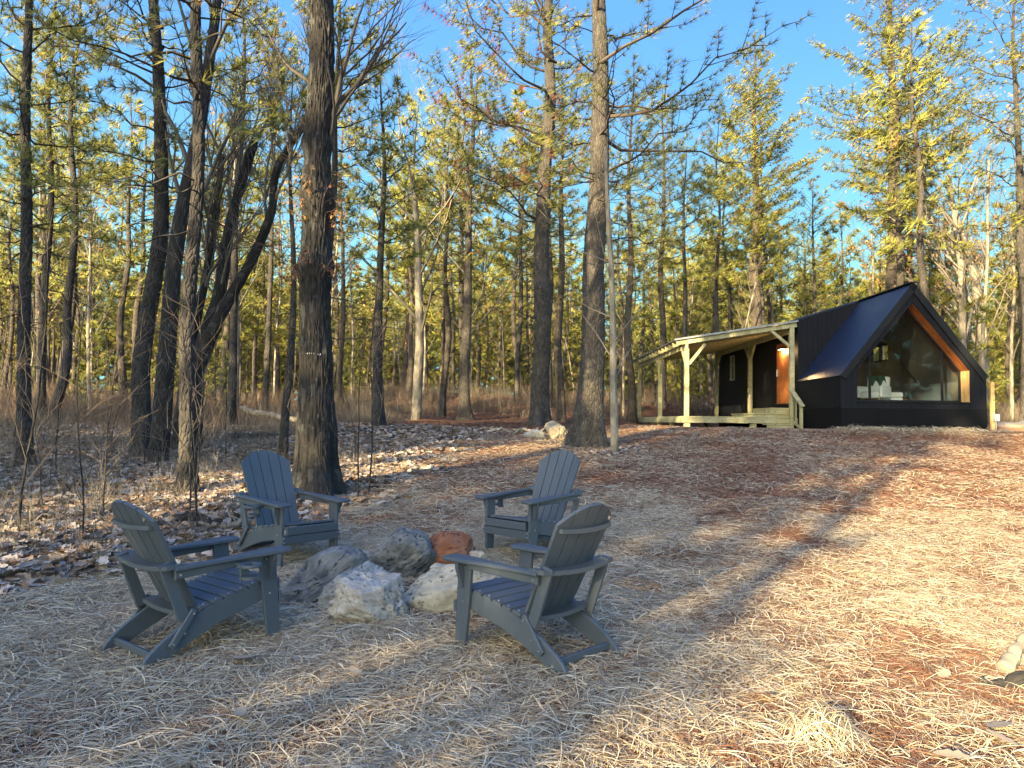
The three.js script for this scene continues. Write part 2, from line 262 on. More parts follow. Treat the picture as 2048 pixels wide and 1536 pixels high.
  for (const [a, b] of panes) { const pts = [[a, WB + 0.05], [b, WB + 0.05], [b, yWin(b) - 0.06]]; if (a < 0 && b > 0) pts.push([0, yWin(0) - 0.07]); pts.push([a, yWin(a) - 0.06]); const g = new THREE.ShapeGeometry(new THREE.Shape(pts.map((p) => new THREE.Vector2(...p)))); const m = mesh('pane', g, M.glass, win); m.position.z = -0.45; }
  // porch window, rear side window
  const w2 = new THREE.Group(); w2.name = 'window'; c.add(w2);
  const xs = -W - 0.02; for (const [y0, y1, z0, z1] of [[WN.y0, WN.y0 + 0.05, WN.z0, WN.z1], [WN.y1 - 0.05, WN.y1, WN.z0, WN.z1], [WN.y0 + 0.05, WN.y1 - 0.05, WN.z0, WN.z0 - 0.05], [WN.y0 + 0.05, WN.y1 - 0.05, WN.z1 + 0.05, WN.z1]]) box('frame', xs, -W + 0.06, y0, y1, z0, z1, M.grey, w2, 0.003);
  const p2 = mesh('pane', new THREE.PlaneGeometry(0.5, 0.92), M.glass, w2); p2.position.set(-W + 0.01, 2.39, -10.25); p2.rotation.y = -Math.PI / 2;
  const w3 = new THREE.Group(); w3.name = 'window'; c.add(w3);
  for (const [y0, y1, z0, z1] of [[2.35, 2.4, -5.2, -6.6], [2.9, 2.95, -5.2, -6.6], [2.4, 2.9, -5.2, -5.25], [2.4, 2.9, -6.55, -6.6], [2.4, 2.9, -5.88, -5.92]]) box('frame', W - 0.1, W + 0.02, y0, y1, z0, z1, M.black, w3, 0.003);
  const p3 = mesh('pane', new THREE.PlaneGeometry(1.3, 0.5), M.glass, w3); p3.position.set(W - 0.01, 2.65, -5.9); p3.rotation.y = Math.PI / 2;
  // cedar plank door
  const door = new THREE.Group(); door.name = 'door'; c.add(door);
  for (let k = 0; k < 9; k++) { const w = (DR.z0 - DR.z1) / 9; box('plank', -W - 0.012, -W + 0.035, DR.y0 + 0.02, DR.y1, DR.z0 - k * w - 0.003, DR.z0 - (k + 1) * w + 0.003, M.cedar, door, 0.006); }
  box('threshold', -W - 0.06, -W + 0.04, DR.y0 - 0.03, DR.y0 + 0.016, DR.z0 + 0.02, DR.z1 - 0.02, M.black, door);
  const hd = mesh('handle', new THREE.CapsuleGeometry(0.014, 0.22, 4, 10), M.steel, door); hd.position.set(-W - 0.05, 1.85, DR.z1 + 0.14);
  for (const e of [-0.09, 0.09]) box('handle_mount', -W - 0.05, -W - 0.012, 1.85 + e - 0.01, 1.85 + e + 0.01, DR.z1 + 0.13, DR.z1 + 0.15, M.steel, door, 0.002);
  // lit lamp over the door
  const lamp = new THREE.Group(); lamp.name = 'wall_lamp'; c.add(lamp);
  box('lamp_housing', -W - 0.14, -W - 0.002, 2.60, 2.66, -4.15, -4.55, M.black, lamp);
  box('lamp_glow', -W - 0.13, -W - 0.02, 2.585, 2.599, -4.17, -4.53, glow(1, 0.72, 0.40, 3), lamp, 0.003);
  const pl = new THREE.PointLight(lin(1, 0.62, 0.28), 1.1); pl.position.set(CX - W - 0.09, GY + 2.55, CZ - 4.35); pl.castShadow = true; pl.shadow.radius = 3; scene.add(pl);
}
// furniture seen through the big window
{
  const F = GY + 0.72, at = (x, z) => [CX + x, F, CZ + z];
  const soft = (w, h, d, r) => { const g = new THREE.BoxGeometry(w, h, d, 10, 10, 10), p = g.attributes.position; for (let i = 0; i < p.count; i++) { const q = V(p.getX(i), p.getY(i), p.getZ(i)), c = V(clamp(q.x, -w / 2 + r, w / 2 - r), clamp(q.y, -h / 2 + r, h / 2 - r), clamp(q.z, -d / 2 + r, d / 2 - r)), v = q.clone().sub(c); if (v.lengthSq() > 1e-9) { v.normalize().multiplyScalar(r); q.copy(c).add(v); } p.setXYZ(i, q.x, q.y, q.z); } g.computeVertexNormals(); return g; };
  const put = (name, g, mat, o, x, y, z, rx = 0) => { const m = mesh(name, g, mat, o); m.position.set(x, y, z); m.rotation.x = rx; return m; };
  const a = thing('armchair', 'white upholstered armchair seen through the big cabin window', 'armchair', at(0.0, -2.3), -0.9);
  put('seat', soft(0.62, 0.22, 0.6, 0.06), M.white, a, 0, 0.33, 0); put('backrest', soft(0.66, 0.55, 0.16, 0.06), M.white, a, 0, 0.62, -0.28, -0.15);
  for (const s of [-1, 1]) { put('armrest', soft(0.12, 0.36, 0.6, 0.05), M.white, a, s * 0.34, 0.42, 0); for (const q of [-1, 1]) put('leg', new THREE.CylinderGeometry(0.024, 0.014, 0.23, 8), M.pine, a, s * 0.26, 0.115, q * 0.22); }
  const tg = new THREE.PlaneGeometry(0.5, 0.9, 14, 24), tp = tg.attributes.position; for (let i = 0; i < tp.count; i++) { const v = tp.getY(i) + 0.45, u = tp.getX(i); const over = v - 0.42; tp.setXYZ(i, u + 0.03 * Math.sin(v * 9), over < 0 ? 0.93 + over : 0.93 - Math.max(0, over - 0.16), -0.40 + (over < 0 ? -0.012 * Math.sin(u * 34) + 0.1 * over * 0.15 : Math.min(0.19, over * 1.2) + 0.014 * Math.sin(u * 26))); } tg.computeVertexNormals();
  const th = thing('throw_blanket', 'dark green throw draped over the white armchair back', 'blanket', at(0.0, -2.3), -0.9); put('cloth', tg, M.green, th, 0, 0, 0);
  const o = thing('ottoman', 'low white ottoman beside the white armchair', 'ottoman', at(0.72, -2.55)); put('cushion', soft(0.4, 0.16, 0.4, 0.05), M.white, o, 0, 0.35, 0); put('base', soft(0.38, 0.27, 0.38, 0.03), M.white, o, 0, 0.135, 0);
  const b = thing('bed', 'dark low bed behind the glass with green pillows', 'bed', at(0.95, -4.6)); put('bed_frame', bevelBox(1.5, 0.28, 2.0, 0.02), M.cedar, b, 0, 0.14, 0); put('mattress', soft(1.46, 0.24, 1.96, 0.06), M.bed, b, 0, 0.40, 0);
  for (const s of [-1, 1]) put('pillow', soft(0.62, 0.16, 0.42, 0.075), M.green, b, s * 0.35, 0.60, -0.7, 0.5);
  const l = thing('floor_lamp', 'lit floor lamp with pale cone shade inside the cabin', 'lamp', at(0.45, -5.6));
  put('base', new THREE.CylinderGeometry(0.13, 0.14, 0.025, 24), M.black, l, 0, 0.0125, 0); put('stem', new THREE.CylinderGeometry(0.011, 0.011, 1.25, 8), M.black, l, 0, 0.64, 0);
  put('lamp_shade', new THREE.CylinderGeometry(0.07, 0.2, 0.24, 28, 1, true), new THREE.MeshPhysicalMaterial({ color: lin(0.8, 0.75, 0.62), roughness: 1, transmission: 0.4, thickness: 0, side: THREE.DoubleSide }), l, 0, 1.33, 0);
  put('bulb', new THREE.SphereGeometry(0.035, 16, 12), glow(1, 0.75, 0.45, 4), l, 0, 1.3, 0);
  const pl = new THREE.PointLight(lin(1, 0.72, 0.42), 0.5); pl.position.set(CX + 0.45, F + 1.3, CZ - 5.6); pl.castShadow = true; scene.add(pl);
  const u = thing('utility_post', 'yellow lumber post with a grey meter box at the cabin corner', 'post', [13.12, ground(13.12, -21.0), -21.0]);
  put('post', bevelBox(0.09, 1.9, 0.09, 0.006), M.pine, u, 0, 0.45, 0); put('meter_box', bevelBox(0.14, 0.2, 0.1, 0.012), M.grey, u, 0.05, 0.42, 0.095); put('conduit', new THREE.CylinderGeometry(0.016, 0.016, 0.75, 8), M.grey, u, 0.05, 0.0, 0.075);
}
// ---------------------------------------------------------------- porch
{
  const OX = 5.33, OZ = -23.95, Y = (y) => y - GY, X = (x) => x - OX, Z = (z) => z - OZ;
  const p = thing('timber_porch', 'pale lumber porch with posts, steps and shed roof beside the cabin', 'porch', [OX, GY, OZ]);
  const bx = (n, x0, x1, y0, y1, z0, z1, m = M.lumber, b = 0.006) => box(n, X(x0), X(x1), Y(y0), Y(y1), Z(z0), Z(z1), m, p, b);
  const br = (n, a, b, w, h, m = M.lumber) => bar(n, V(X(a[0]), Y(a[1]), Z(a[2])), V(X(b[0]), Y(b[1]), Z(b[2])), w, h, m, p, 0.006);
  const DK = 1.72, zb = -33.05;
  for (let k = 0; k < 62; k++) { const z = -23.97 - k * 0.1465; bx('deck_board', 5.34, 8.90, DK - 0.032, DK - 0.002 * hash(k, 1, 3), z, z - 0.140); }
  bx('rim_board', 5.30, 7.05, DK - 0.205, DK - 0.036, -23.925, -23.962); bx('rim_board', 7.055, 8.90, DK - 0.205, DK - 0.036, -23.925, -23.962); bx('rim_board', 6.38, 7.02, DK - 0.19, DK - 0.05, -23.89, -23.922);
  bx('rim_board', 5.30, 5.338, DK - 0.205, DK - 0.036, -23.97, -28.4); bx('rim_board', 5.30, 5.338, DK - 0.205, DK - 0.036, -28.405, zb);
  for (let k = 0; k < 14; k++) { const z = -24.6 - k * 0.6; bx('joist', 5.345, 8.88, DK - 0.19, DK - 0.034, z, z - 0.038); }
  for (const [x, z] of [[5.48, -24.03], [7.55, -24.03], [8.7, -24.03], [5.48, -28.4], [5.48, -26.2], [5.48, -30.7], [5.48, -32.9], [7.2, -28.4]]) bx('pier', x - 0.09, x + 0.09, GY - 0.2, DK - 0.207, z - 0.14, z + 0.02);
  const rs = (x) => 4.10 + (x - 5.31) * 0.165;               // underside of the roof sheet
  for (const [x, z, top] of [[5.47, -24.08, 3.83], [5.47, -28.4, 3.83], [5.47, -32.95, 3.83], [8.77, -24.08, rs(8.77) - 0.14], [8.77, -28.3, 4.36], [8.77, -32.95, 4.36]]) bx('post', x - 0.07, x + 0.07, DK + 0.001, top, z - 0.07, z + 0.07, M.lumber, 0.008);
  bx('beam', 5.43, 5.51, 3.832, rs(5.47) - 0.142, -24.01, zb - 0.1); bx('beam', 8.73, 8.81, 4.362, 4.52, -24.2, zb);
  for (let k = 0; k < 16; k++) { const z = -24.03 - k * 0.6; br('rafter', [5.14, rs(5.14) - 0.072, z], [8.92, rs(8.92) - 0.072, z], 0.04, 0.138); }
  for (let k = 0; k < 6; k++) { const x = 5.2 + k * 0.72; bar('purlin', V(X(x), Y(rs(x) + 0.012), Z(-23.95)), V(X(x), Y(rs(x) + 0.012), Z(zb - 0.2)), 0.09, 0.02, M.lumber, p, 0.003); }
  const sh = (x) => rs(x) + 0.03;
  for (let k = 0; k < 10; k++) {    // ribbed metal sheets
    const g = new GB(), z0 = -23.9 - k * 0.945, n = 28; for (const [x, side] of [[5.08, 0], [8.94, 1]]) for (let i = 0; i <= n; i++) { const t = i / n, rb = Math.max(0, Math.cos(t * Math.PI * 2 * 4)) ** 6 * 0.02; g.vert(X(x), Y(sh(x) + rb + (k % 2) * 0.002), Z(z0 - t * 0.95), [1, 1, 1], x, t); }
    for (let i = 0; i < n; i++) { const a = i, b = i + 1, c = n + 1 + i, d = c + 1; g.tri(a, c, b); g.tri(b, c, d); } mesh('roof_sheet', g.build(), M.galv, p);
  }
  br('rake_trim', [5.06, rs(5.06) + 0.04, -23.925], [8.93, rs(8.93) + 0.04, -23.925], 0.02, 0.05, M.galv);
  const brace = (a, b) => br('knee_brace', a, b, 0.085, 0.085);
  brace([5.54, 3.35, -24.08], [6.05, 3.99, -24.08]); brace([8.70, 3.95, -24.08], [8.12, 4.44, -24.08]);
  for (const [x, z, y] of [[5.47, -24.08, 3.82], [5.47, -28.4, 3.82], [5.47, -32.95, 3.82], [8.77, -28.3, 4.36], [8.77, -32.95, 4.36]]) for (const s of [-1, 1]) { if ((z > -25 && s > 0) || (z < -32 && s < 0)) continue; brace([x, y - 0.48, z + s * 0.07], [x, y + 0.02, z + s * 0.55]); }
  brace([5.54, 3.35, -32.95], [6.0, 3.95, -32.95]); brace([8.70, 3.9, -32.95], [8.2, 4.4, -32.95]);
  // box steps to the door
  for (const [x0, y0, y1] of [[7.52, DK + 0.002, 1.84], [8.22, 1.842, 2.02]]) { bx('step_riser', x0 + 0.02, 8.86, y0, y1 - 0.036, -24.52, -24.556); bx('step_riser', x0 + 0.02, x0 + 0.056, y0, y1 - 0.036, -24.56, -26.3); for (let k = 0; k < 5; k++) { const w = (8.88 - x0) / 5; bx('step_tread', x0 + k * w, x0 + (k + 1) * w - 0.006, y1 - 0.034, y1, -24.49, -26.33); } }
  // ground step and handrail
  bx('step_riser', 7.8, 8.62, GY - 0.1, 1.47, -23.50, -23.536); bx('step_tread', 7.78, 8.62, 1.472, 1.508, -23.48, -23.885);
  bx('rail_post', 8.63, 8.72, GY - 0.15, 2.56, -23.80, -23.885); bx('rail_post', 8.63, 8.72, GY - 0.15, 2.08, -23.02, -23.11); bx('baluster', 8.65, 8.69, 1.5, 2.3, -23.44, -23.48); br('rail_stringer', [8.675, 1.40, -23.15], [8.675, 1.62, -23.79], 0.036, 0.09);
  br('handrail', [8.675, 2.04, -22.93], [8.675, 2.63, -23.95], 0.14, 0.036);
}

// ---------------------------------------------------------------- four folding garden chairs
function makeChair() {
  const c = new THREE.Group();
  const side = (name, pts, x, t, s) => { const g = extrude(pts.map(([z, y]) => [z, y]), t, 0.004); const m = mesh(name, g, M.poly, c); m.rotation.y = -Math.PI / 2; m.position.x = s * x + t / 2; return m; };
  const curve = (pts, n) => new THREE.CatmullRomCurve3(pts.map(([z, y]) => V(z, y, 0)), false, 'centripetal').getPoints(n).map((p) => [p.x, p.y]);
  const topLine = (z) => lerp(0.375, 0.285, clamp((0.38 - z) / 0.48, 0, 1));
  const str = [...curve([[0.36, 0.37], [0.1, 0.325], [-0.1, 0.275], [-0.24, 0.205], [-0.35, 0.14], [-0.43, 0.075], [-0.47, 0.012]], 18), [-0.465, 0.0], ...curve([[-0.38, 0.0], [-0.30, 0.045], [-0.16, 0.11], [0.05, 0.19], [0.36, 0.265]], 10)].reverse();
  const screw = (x, y, z, axis, parent) => { const m = mesh('screw', screwG, M.steel, parent || c); m.position.set(x, y, z); if (axis === 'x') m.rotation.z = Math.PI / 2; else m.rotation.x = Math.PI / 2; return m; };
  const screwG = new THREE.CylinderGeometry(0.0065, 0.0075, 0.006, 10);
  for (const s of [-1, 1]) {
    const st = side('leg', str, 0.255, 0.028, s); st.name = 'rear_leg';
    const fl = side('front_leg', [[0.335, 0.0], [0.425, 0.0], [0.415, 0.30], [0.400, 0.552], [0.285, 0.552], [0.305, 0.30]], 0.285, 0.028, s);
    for (const [z, y] of [[0.35, 0.3], [0.33, 0.52]]) screw(s * 0.302, y, z, 'x');
    for (const [z, y] of [[-0.20, 0.17], [-0.36, 0.06]]) screw(s * 0.272, y, z, 'x');
    // bracket under the arm, arm, rail below it
    const bk = mesh('arm_bracket', extrude(s > 0 ? [[0, 0], [0.012, 0], [0.06, 0.13], [0.06, 0.16], [0, 0.16]] : [[0, 0], [0, 0.16], [-0.06, 0.16], [-0.06, 0.13], [-0.012, 0]], 0.028, 0.003), M.poly, c); bk.position.set(s * 0.300, 0.39, 0.345);
    const arm = [[0.235, 0.43], [0.245, 0.465], [0.27, 0.48], [0.35, 0.48], [0.378, 0.465], [0.388, 0.43], [0.378, 0.30], [0.352, 0.12], [0.345, -0.05], [0.345, -0.29], [0.285, -0.29], [0.285, -0.05], [0.27, 0.1], [0.243, 0.28]].map(([x, z]) => [s * x, z]); if (s > 0) arm.reverse();
    const ag = extrude(arm, 0.026, 0.006); const am = mesh('armrest', ag, M.poly, c); am.rotation.x = Math.PI / 2; am.position.y = 0.580;
    const ar = side('arm_rail', [[-0.28, 0.505], [-0.28, 0.553], [0.29, 0.553], [0.29, 0.515]].reverse(), 0.312, 0.024, s); screw(s * 0.327, 0.53, -0.25, 'x');
    // upright behind the back, folding link on the rear leg
    const up = side('back_support', [[-0.165, 0.255], [-0.235, 0.24], [-0.355, 0.59], [-0.29, 0.61]].reverse(), 0.268, 0.026, s);
    const lk = side('folding_link', [[-0.13, 0.295], [-0.165, 0.31], [-0.305, 0.125], [-0.285, 0.098], [-0.265, 0.105]].reverse(), 0.284, 0.022, s); screw(s * 0.297, 0.13, -0.28, 'x'); screw(s * 0.297, 0.28, -0.155, 'x');
  }
  // seat slats with a rounded front edge, apron boards
  for (let k = 0; k < 6; k++) { const z = 0.345 - k * 0.083, y = topLine(z) + 0.012, m = mesh('seat_slat', bevelBox(0.535, 0.021, 0.072, 0.005), M.poly, c); m.position.set(0, y - 0.002, z); m.rotation.x = -Math.atan2(topLine(0.3) - topLine(-0.1), 0.4) ; for (const s of [-1, 1]) { const q = screw(s * 0.245, 0.0115, 0, 'y', m); q.rotation.set(0, 0, 0); q.scale.setScalar(0.7); } }
  mesh('apron', bevelBox(0.535, 0.072, 0.022, 0.005), M.poly, c).position.set(0, 0.340, 0.437);
  mesh('apron', bevelBox(0.605, 0.072, 0.02, 0.004), M.poly, c).position.set(0, 0.262, 0.430);
  for (const s of [-1, 1]) for (const y of [0.242, 0.282]) screw(s * 0.287, y, 0.442, 'z');
  // fan back: five slats on a bowed line, tops cut to one arc
  const B0 = V(0, 0.262, -0.115), tilt = Math.atan2(0.35, 0.70), L = 0.775;
  const place = (u, v, t) => { const bow = 0.42 * u * u; const vz = -Math.sin(tilt) * v, vy = Math.cos(tilt) * v; const n = bow + t; return V(u, B0.y + vy + Math.sin(tilt) * n, B0.z + vz + Math.cos(tilt) * n); };
  const arcTop = (u) => L - 0.145 * Math.pow(Math.abs(u) / 0.275, 2.1);
  for (let k = 0; k < 5; k++) {
    const g = new GB(), wb = 0.0885, wt = 0.108, nV = 10, nU = 4, mid = (k - 2);
    const grid = []; for (const t of [0.0, 0.02]) { const lay = []; for (let j = 0; j <= nV; j++) { const row = []; for (let i = 0; i <= nU; i++) { const f = i / nU - 0.5; const uu = (v) => lerp(mid * wb, mid * wt, v / L) + f * (lerp(wb, wt, v / L) - 0.009); let vt = arcTop(uu(L)), v = j / nV * vt; row.push([uu(v), v]); } lay.push(row); } grid.push([t, lay]); }
    const vi = grid.map(([t, lay]) => lay.map((row) => row.map(([u, v]) => { const q = place(u, v, t); return [q.x, q.y, q.z, u, v]; })));
    const face = (A, flip) => { const id = A.map((row) => row.map((q) => g.vert(q[0], q[1], q[2], [1, 1, 1], q[3], q[4]))); for (let j = 0; j < A.length - 1; j++) for (let i = 0; i < A[0].length - 1; i++) { const a = id[j][i], b = id[j][i + 1], cc = id[j + 1][i], d = id[j + 1][i + 1]; if (flip) { g.tri(a, cc, b); g.tri(b, cc, d); } else { g.tri(a, b, cc); g.tri(b, d, cc); } } };
    face(vi[1], false); face(vi[0], true);
    const strip = (a, b, flip) => face(a.map((q, i) => [q, b[i]]), flip);
    strip(vi[1].map((r) => r[0]), vi[0].map((r) => r[0]), true); strip(vi[1].map((r) => r[nU]), vi[0].map((r) => r[nU]), false); strip(vi[1][0], vi[0][0], false); strip(vi[1][nV], vi[0][nV], true);
    mesh('back_slat', g.build(), M.poly, c);
  }
  // bowed rails behind the back
  const rail = (name, v, half, depth, hgt, flat) => {
    const g = new GB(), n = 12, secs = []; for (let i = 0; i <= n; i++) { const u = lerp(-half, half, i / n), f = place(u, v, -0.001); const zf = f.z, zb = flat ? place(0, v, 0).z - depth + 0.25 * u * u : zf - depth; secs.push([[u, f.y + hgt / 2, zf - (flat ? 0.004 : 0)], [u, f.y - hgt / 2, zf + (flat ? 0 : 0)], [u, f.y - hgt / 2, zb], [u, f.y + hgt / 2, zb]]); }
    for (let e = 0; e < 4; e++) { const id = secs.map((q) => [g.vert(...q[e], [1, 1, 1], q[e][0], e * 0.05), g.vert(...q[(e + 1) % 4], [1, 1, 1], q[e][0], e * 0.05 + 0.05)]); for (let i = 0; i < n; i++) { g.tri(id[i][0], id[i][1], id[i + 1][0]); g.tri(id[i][1], id[i + 1][1], id[i + 1][0]); } }
    for (const [q, f] of [[secs[0], 0], [secs[n], 1]]) { const id = q.map((p) => g.vert(...p, [1, 1, 1])); if (f) { g.tri(id[0], id[1], id[2]); g.tri(id[0], id[2], id[3]); } else { g.tri(id[0], id[2], id[1]); g.tri(id[0], id[3], id[2]); } }
    return mesh(name, g.build(), M.poly, c);
  };
  rail('top_rail', 0.605, 0.235, 0.026, 0.026, false); rail('arm_cross_rail', 0.335, 0.335, 0.10, 0.026, true); rail('seat_cross_rail', 0.015, 0.252, 0.10, 0.026, true);
  screw(-0.20, place(-0.2, 0.66, -0.003).y, place(-0.2, 0.66, -0.003).z, 'z').scale.setScalar(1.7);
  mesh('leg_stretcher', bevelBox(0.508, 0.045, 0.026, 0.004), M.poly, c).position.set(0, 0.072, -0.372);
  // swing-out cup holder on the right arm
  const cup = new THREE.Group(); cup.name = 'cup_holder'; c.add(cup);
  const ringS = new THREE.Shape(); ringS.absarc(0, 0, 0.062, 0, Math.PI * 2); const hole = new THREE.Path(); hole.absarc(0, 0, 0.04, 0, Math.PI * 2, true); ringS.holes.push(hole);
  const rg = mesh('cup_ring', new THREE.ExtrudeGeometry(ringS, { depth: 0.012, bevelEnabled: true, bevelSize: 0.004, bevelThickness: 0.004, bevelSegments: 2, curveSegments: 24 }), M.poly, cup); rg.rotation.x = Math.PI / 2; rg.position.set(-0.425, 0.535, 0.14);
  mesh('cup_tray', new THREE.CylinderGeometry(0.05, 0.05, 0.018, 24), M.poly, cup).position.set(-0.415, 0.455, 0.14);
  mesh('cup_bracket', bevelBox(0.10, 0.022, 0.07, 0.004), M.poly, cup).position.set(-0.355, 0.529, 0.13); mesh('cup_bracket', bevelBox(0.022, 0.09, 0.06, 0.004), M.poly, cup).position.set(-0.365, 0.475, 0.13);
  return c;
}
const chair0 = makeChair();
const CH = [[-1.985, -4.93, 0.64, -0.77, 'slate grey slatted garden chair on the left, its back to the dead leaves', -0.02, 0.02],
  [-2.10, -7.18, 0.76, 0.65, 'slate grey slatted garden chair in front of the thick dark oak trunk', 0.03, -0.02],
  [0.27, -7.57, -0.70, 0.71, 'slate grey slatted garden chair facing left, farthest right of the fire ring', 0.0, 0.0],
  [0.17, -4.87, -0.73, -0.68, 'slate grey slatted garden chair seen from behind, nearest the camera', 0.0, 0.0]];
CH.forEach(([x, z, fx, fz, label, rx, rz], k) => {
  const c = k ? chair0.clone() : chair0; c.name = numbered('garden_chair'); c.userData = { label, category: 'chair', group: 'four garden chairs around the fire ring' };
  const l = Math.hypot(fx, fz), y = Math.min(ground(x + fx / l * 0.37, z + fz / l * 0.37), ground(x - fx / l * 0.42, z - fz / l * 0.42));
  const yf = ground(x + fx / l * 0.38, z + fz / l * 0.38), yr = ground(x - fx / l * 0.43, z - fz / l * 0.43);
  c.rotation.order = 'YXZ'; c.rotation.y = Math.atan2(fx, fz); c.rotation.x = -Math.atan2(yf - yr, 0.81); c.position.set(x, (yf * 0.43 + yr * 0.38) / 0.81 - 0.006, z); scene.add(c);
});

// ---------------------------------------------------------------- stones
function rockGeo(seed, w, h, d, planes, pal, detail = 26, rough = 1) {
  const r = rng(seed), pl = []; for (let k = 0; k < planes; k++) { const n = V(r() - 0.5, r() - 0.5, r() - 0.5).normalize(); pl.push([n, 0.46 + r() * 0.36]); }
  const g = mergeVertices(new THREE.IcosahedronGeometry(1, detail).deleteAttribute('normal').deleteAttribute('uv')), p = g.attributes.position, col = new Float32Array(p.count * 3), uv = new Float32Array(p.count * 2), o = seed * 3.7;
  for (let i = 0; i < p.count; i++) {
    const v = V(p.getX(i), p.getY(i), p.getZ(i)).normalize(); let R = 1.05; for (const [n, dd] of pl) { const k = n.dot(v); if (k > 0.05) R = Math.min(R, dd / k); }
    R += rough * (0.05 * n3(v.x * 2 + o, v.y * 2, v.z * 2) + 0.022 * n3(v.x * 5 + o, v.y * 9, v.z * 5) + 0.03 * (0.4 - Math.abs(n3(v.x * 3 + v.y * 2, v.y * 8 + o, v.z * 3))) + 0.007 * n3(v.x * 30, v.y * 30 + o, v.z * 30));
    p.setXYZ(i, v.x * R * w / 2, v.y * R * h / 2, v.z * R * d / 2);
    const a = n3(v.x * 1.8 + o, v.y * 1.8, v.z * 1.8 + 3) + 0.5 * n3(v.x * 5, v.y * 5 + o, v.z * 5), b = n3(v.x * 14 + o, v.y * 14, v.z * 14) + 0.6 * n3(v.x * 28, v.y * 28, v.z * 28 + o), s = n3(v.x * 3 + o, v.y * 7, v.z * 3) + 0.4 * n3(v.x * 9, v.y * 16, v.z * 9 + o);
    const t = clamp(0.5 + 0.6 * a, 0, 1), dk = sstep(b * 0.28 + s * 0.75 + 0.3 * a, 0.35, 0.8);
    for (let k = 0; k < 3; k++) col[i * 3 + k] = lerp(lerp(pal[0][k], pal[1][k], t), pal[2][k], dk) * (0.9 + 0.2 * hash(i, 5, seed));
    uv[i * 2] = v.x * w + v.z * d; uv[i * 2 + 1] = v.y * h + v.z * 0.3;
  }
  g.setAttribute('color', new THREE.BufferAttribute(col, 3)); g.setAttribute('uv', new THREE.BufferAttribute(uv, 2)); g.computeVertexNormals(); return g;
}
const rockBump = tex(512, 512, false, (u, v) => 0.6 * pfbm(u, v, 8, 8, 71, 5) + 0.4 * pfbm(u, v, 40, 40, 72, 3));
M.rock = new THREE.MeshStandardMaterial({ vertexColors: true, roughness: 0.92, bumpMap: rep(rockBump, 2, 2), bumpScale: 0.006 });
const PALE = [[0.31, 0.285, 0.25], [0.44, 0.42, 0.39], [0.09, 0.09, 0.08]], DARK = [[0.085, 0.09, 0.093], [0.22, 0.22, 0.21], [0.025, 0.026, 0.028]], RUST = [[0.19, 0.068, 0.03], [0.27, 0.13, 0.075], [0.09, 0.034, 0.02]], GREY = [[0.22, 0.22, 0.20], [0.36, 0.36, 0.33], [0.07, 0.075, 0.07]], TAN = [[0.36, 0.31, 0.22], [0.44, 0.38, 0.28], [0.20, 0.18, 0.12]];
for (const [x, z, w, h, d, pal, ry, rz, sd, label] of [
  [-1.46, -5.92, 0.56, 0.36, 0.36, DARK, 0.5, 0.42, 3, 'dark speckled stone lying leftmost in the fire ring'],
  [-1.34, -6.48, 0.50, 0.34, 0.34, GREY, 0.2, -0.15, 14, 'grey flat-topped stone at the back left of the fire ring'],
  [-0.97, -6.62, 0.46, 0.42, 0.36, DARK, -0.4, 0.5, 25, 'tall dark grey stone at the back of the fire ring'],
  [-0.60, -6.76, 0.50, 0.40, 0.34, RUST, 0.3, 0.1, 31, 'rust red stone at the back right of the fire ring'],
  [-0.30, -6.66, 0.36, 0.34, 0.32, TAN, 0.9, 0.0, 44, 'greenish tan rounded stone right of the rust red stone'],
  [-0.45, -5.83, 0.60, 0.46, 0.40, GREY.map((c) => c.map((q, i) => q * [1.35, 1.25, 1.1][i])), -0.3, 0.25, 52, 'big tan and grey stone on the right of the fire ring'],
  [-0.93, -5.47, 0.54, 0.44, 0.38, PALE, 0.35, -0.5, 63, 'pale white stone at the front of the fire ring'],
  [-1.20, -5.74, 0.46, 0.34, 0.30, GREY, 0.7, 0.3, 77, 'grey mottled stone between the dark left stone and pale front stone']]) {
  const m = mesh('fire_ring_stone', rockGeo(sd, w * 1.5, h * 1.3, d * 1.4, 12, pal, 30), M.rock); m.position.set(x, ground(x, z) + h * 0.27, z); m.rotation.set(0.1, ry, rz); tag(m, label, 'stone', 'stones of the fire ring');
}
{ const m = mesh('boulder', rockGeo(91, 0.72, 0.56, 0.5, 10, [[0.38, 0.31, 0.20], [0.46, 0.39, 0.27], [0.30, 0.22, 0.13]], 22), M.rock); m.position.set(1.1, ground(1.1, -18.6) + 0.2, -18.6); m.rotation.set(0, 0.4, 0.1); tag(m, 'tan boulder at the foot of a tall pine beyond the chairs', 'boulder'); }
{ const m = mesh('stone', rockGeo(97, 0.5, 0.3, 0.36, 9, GREY, 16), M.rock); m.position.set(0.55, ground(0.55, -18.9) + 0.08, -18.9); tag(m, 'small grey stone just left of the tan boulder', 'stone'); }

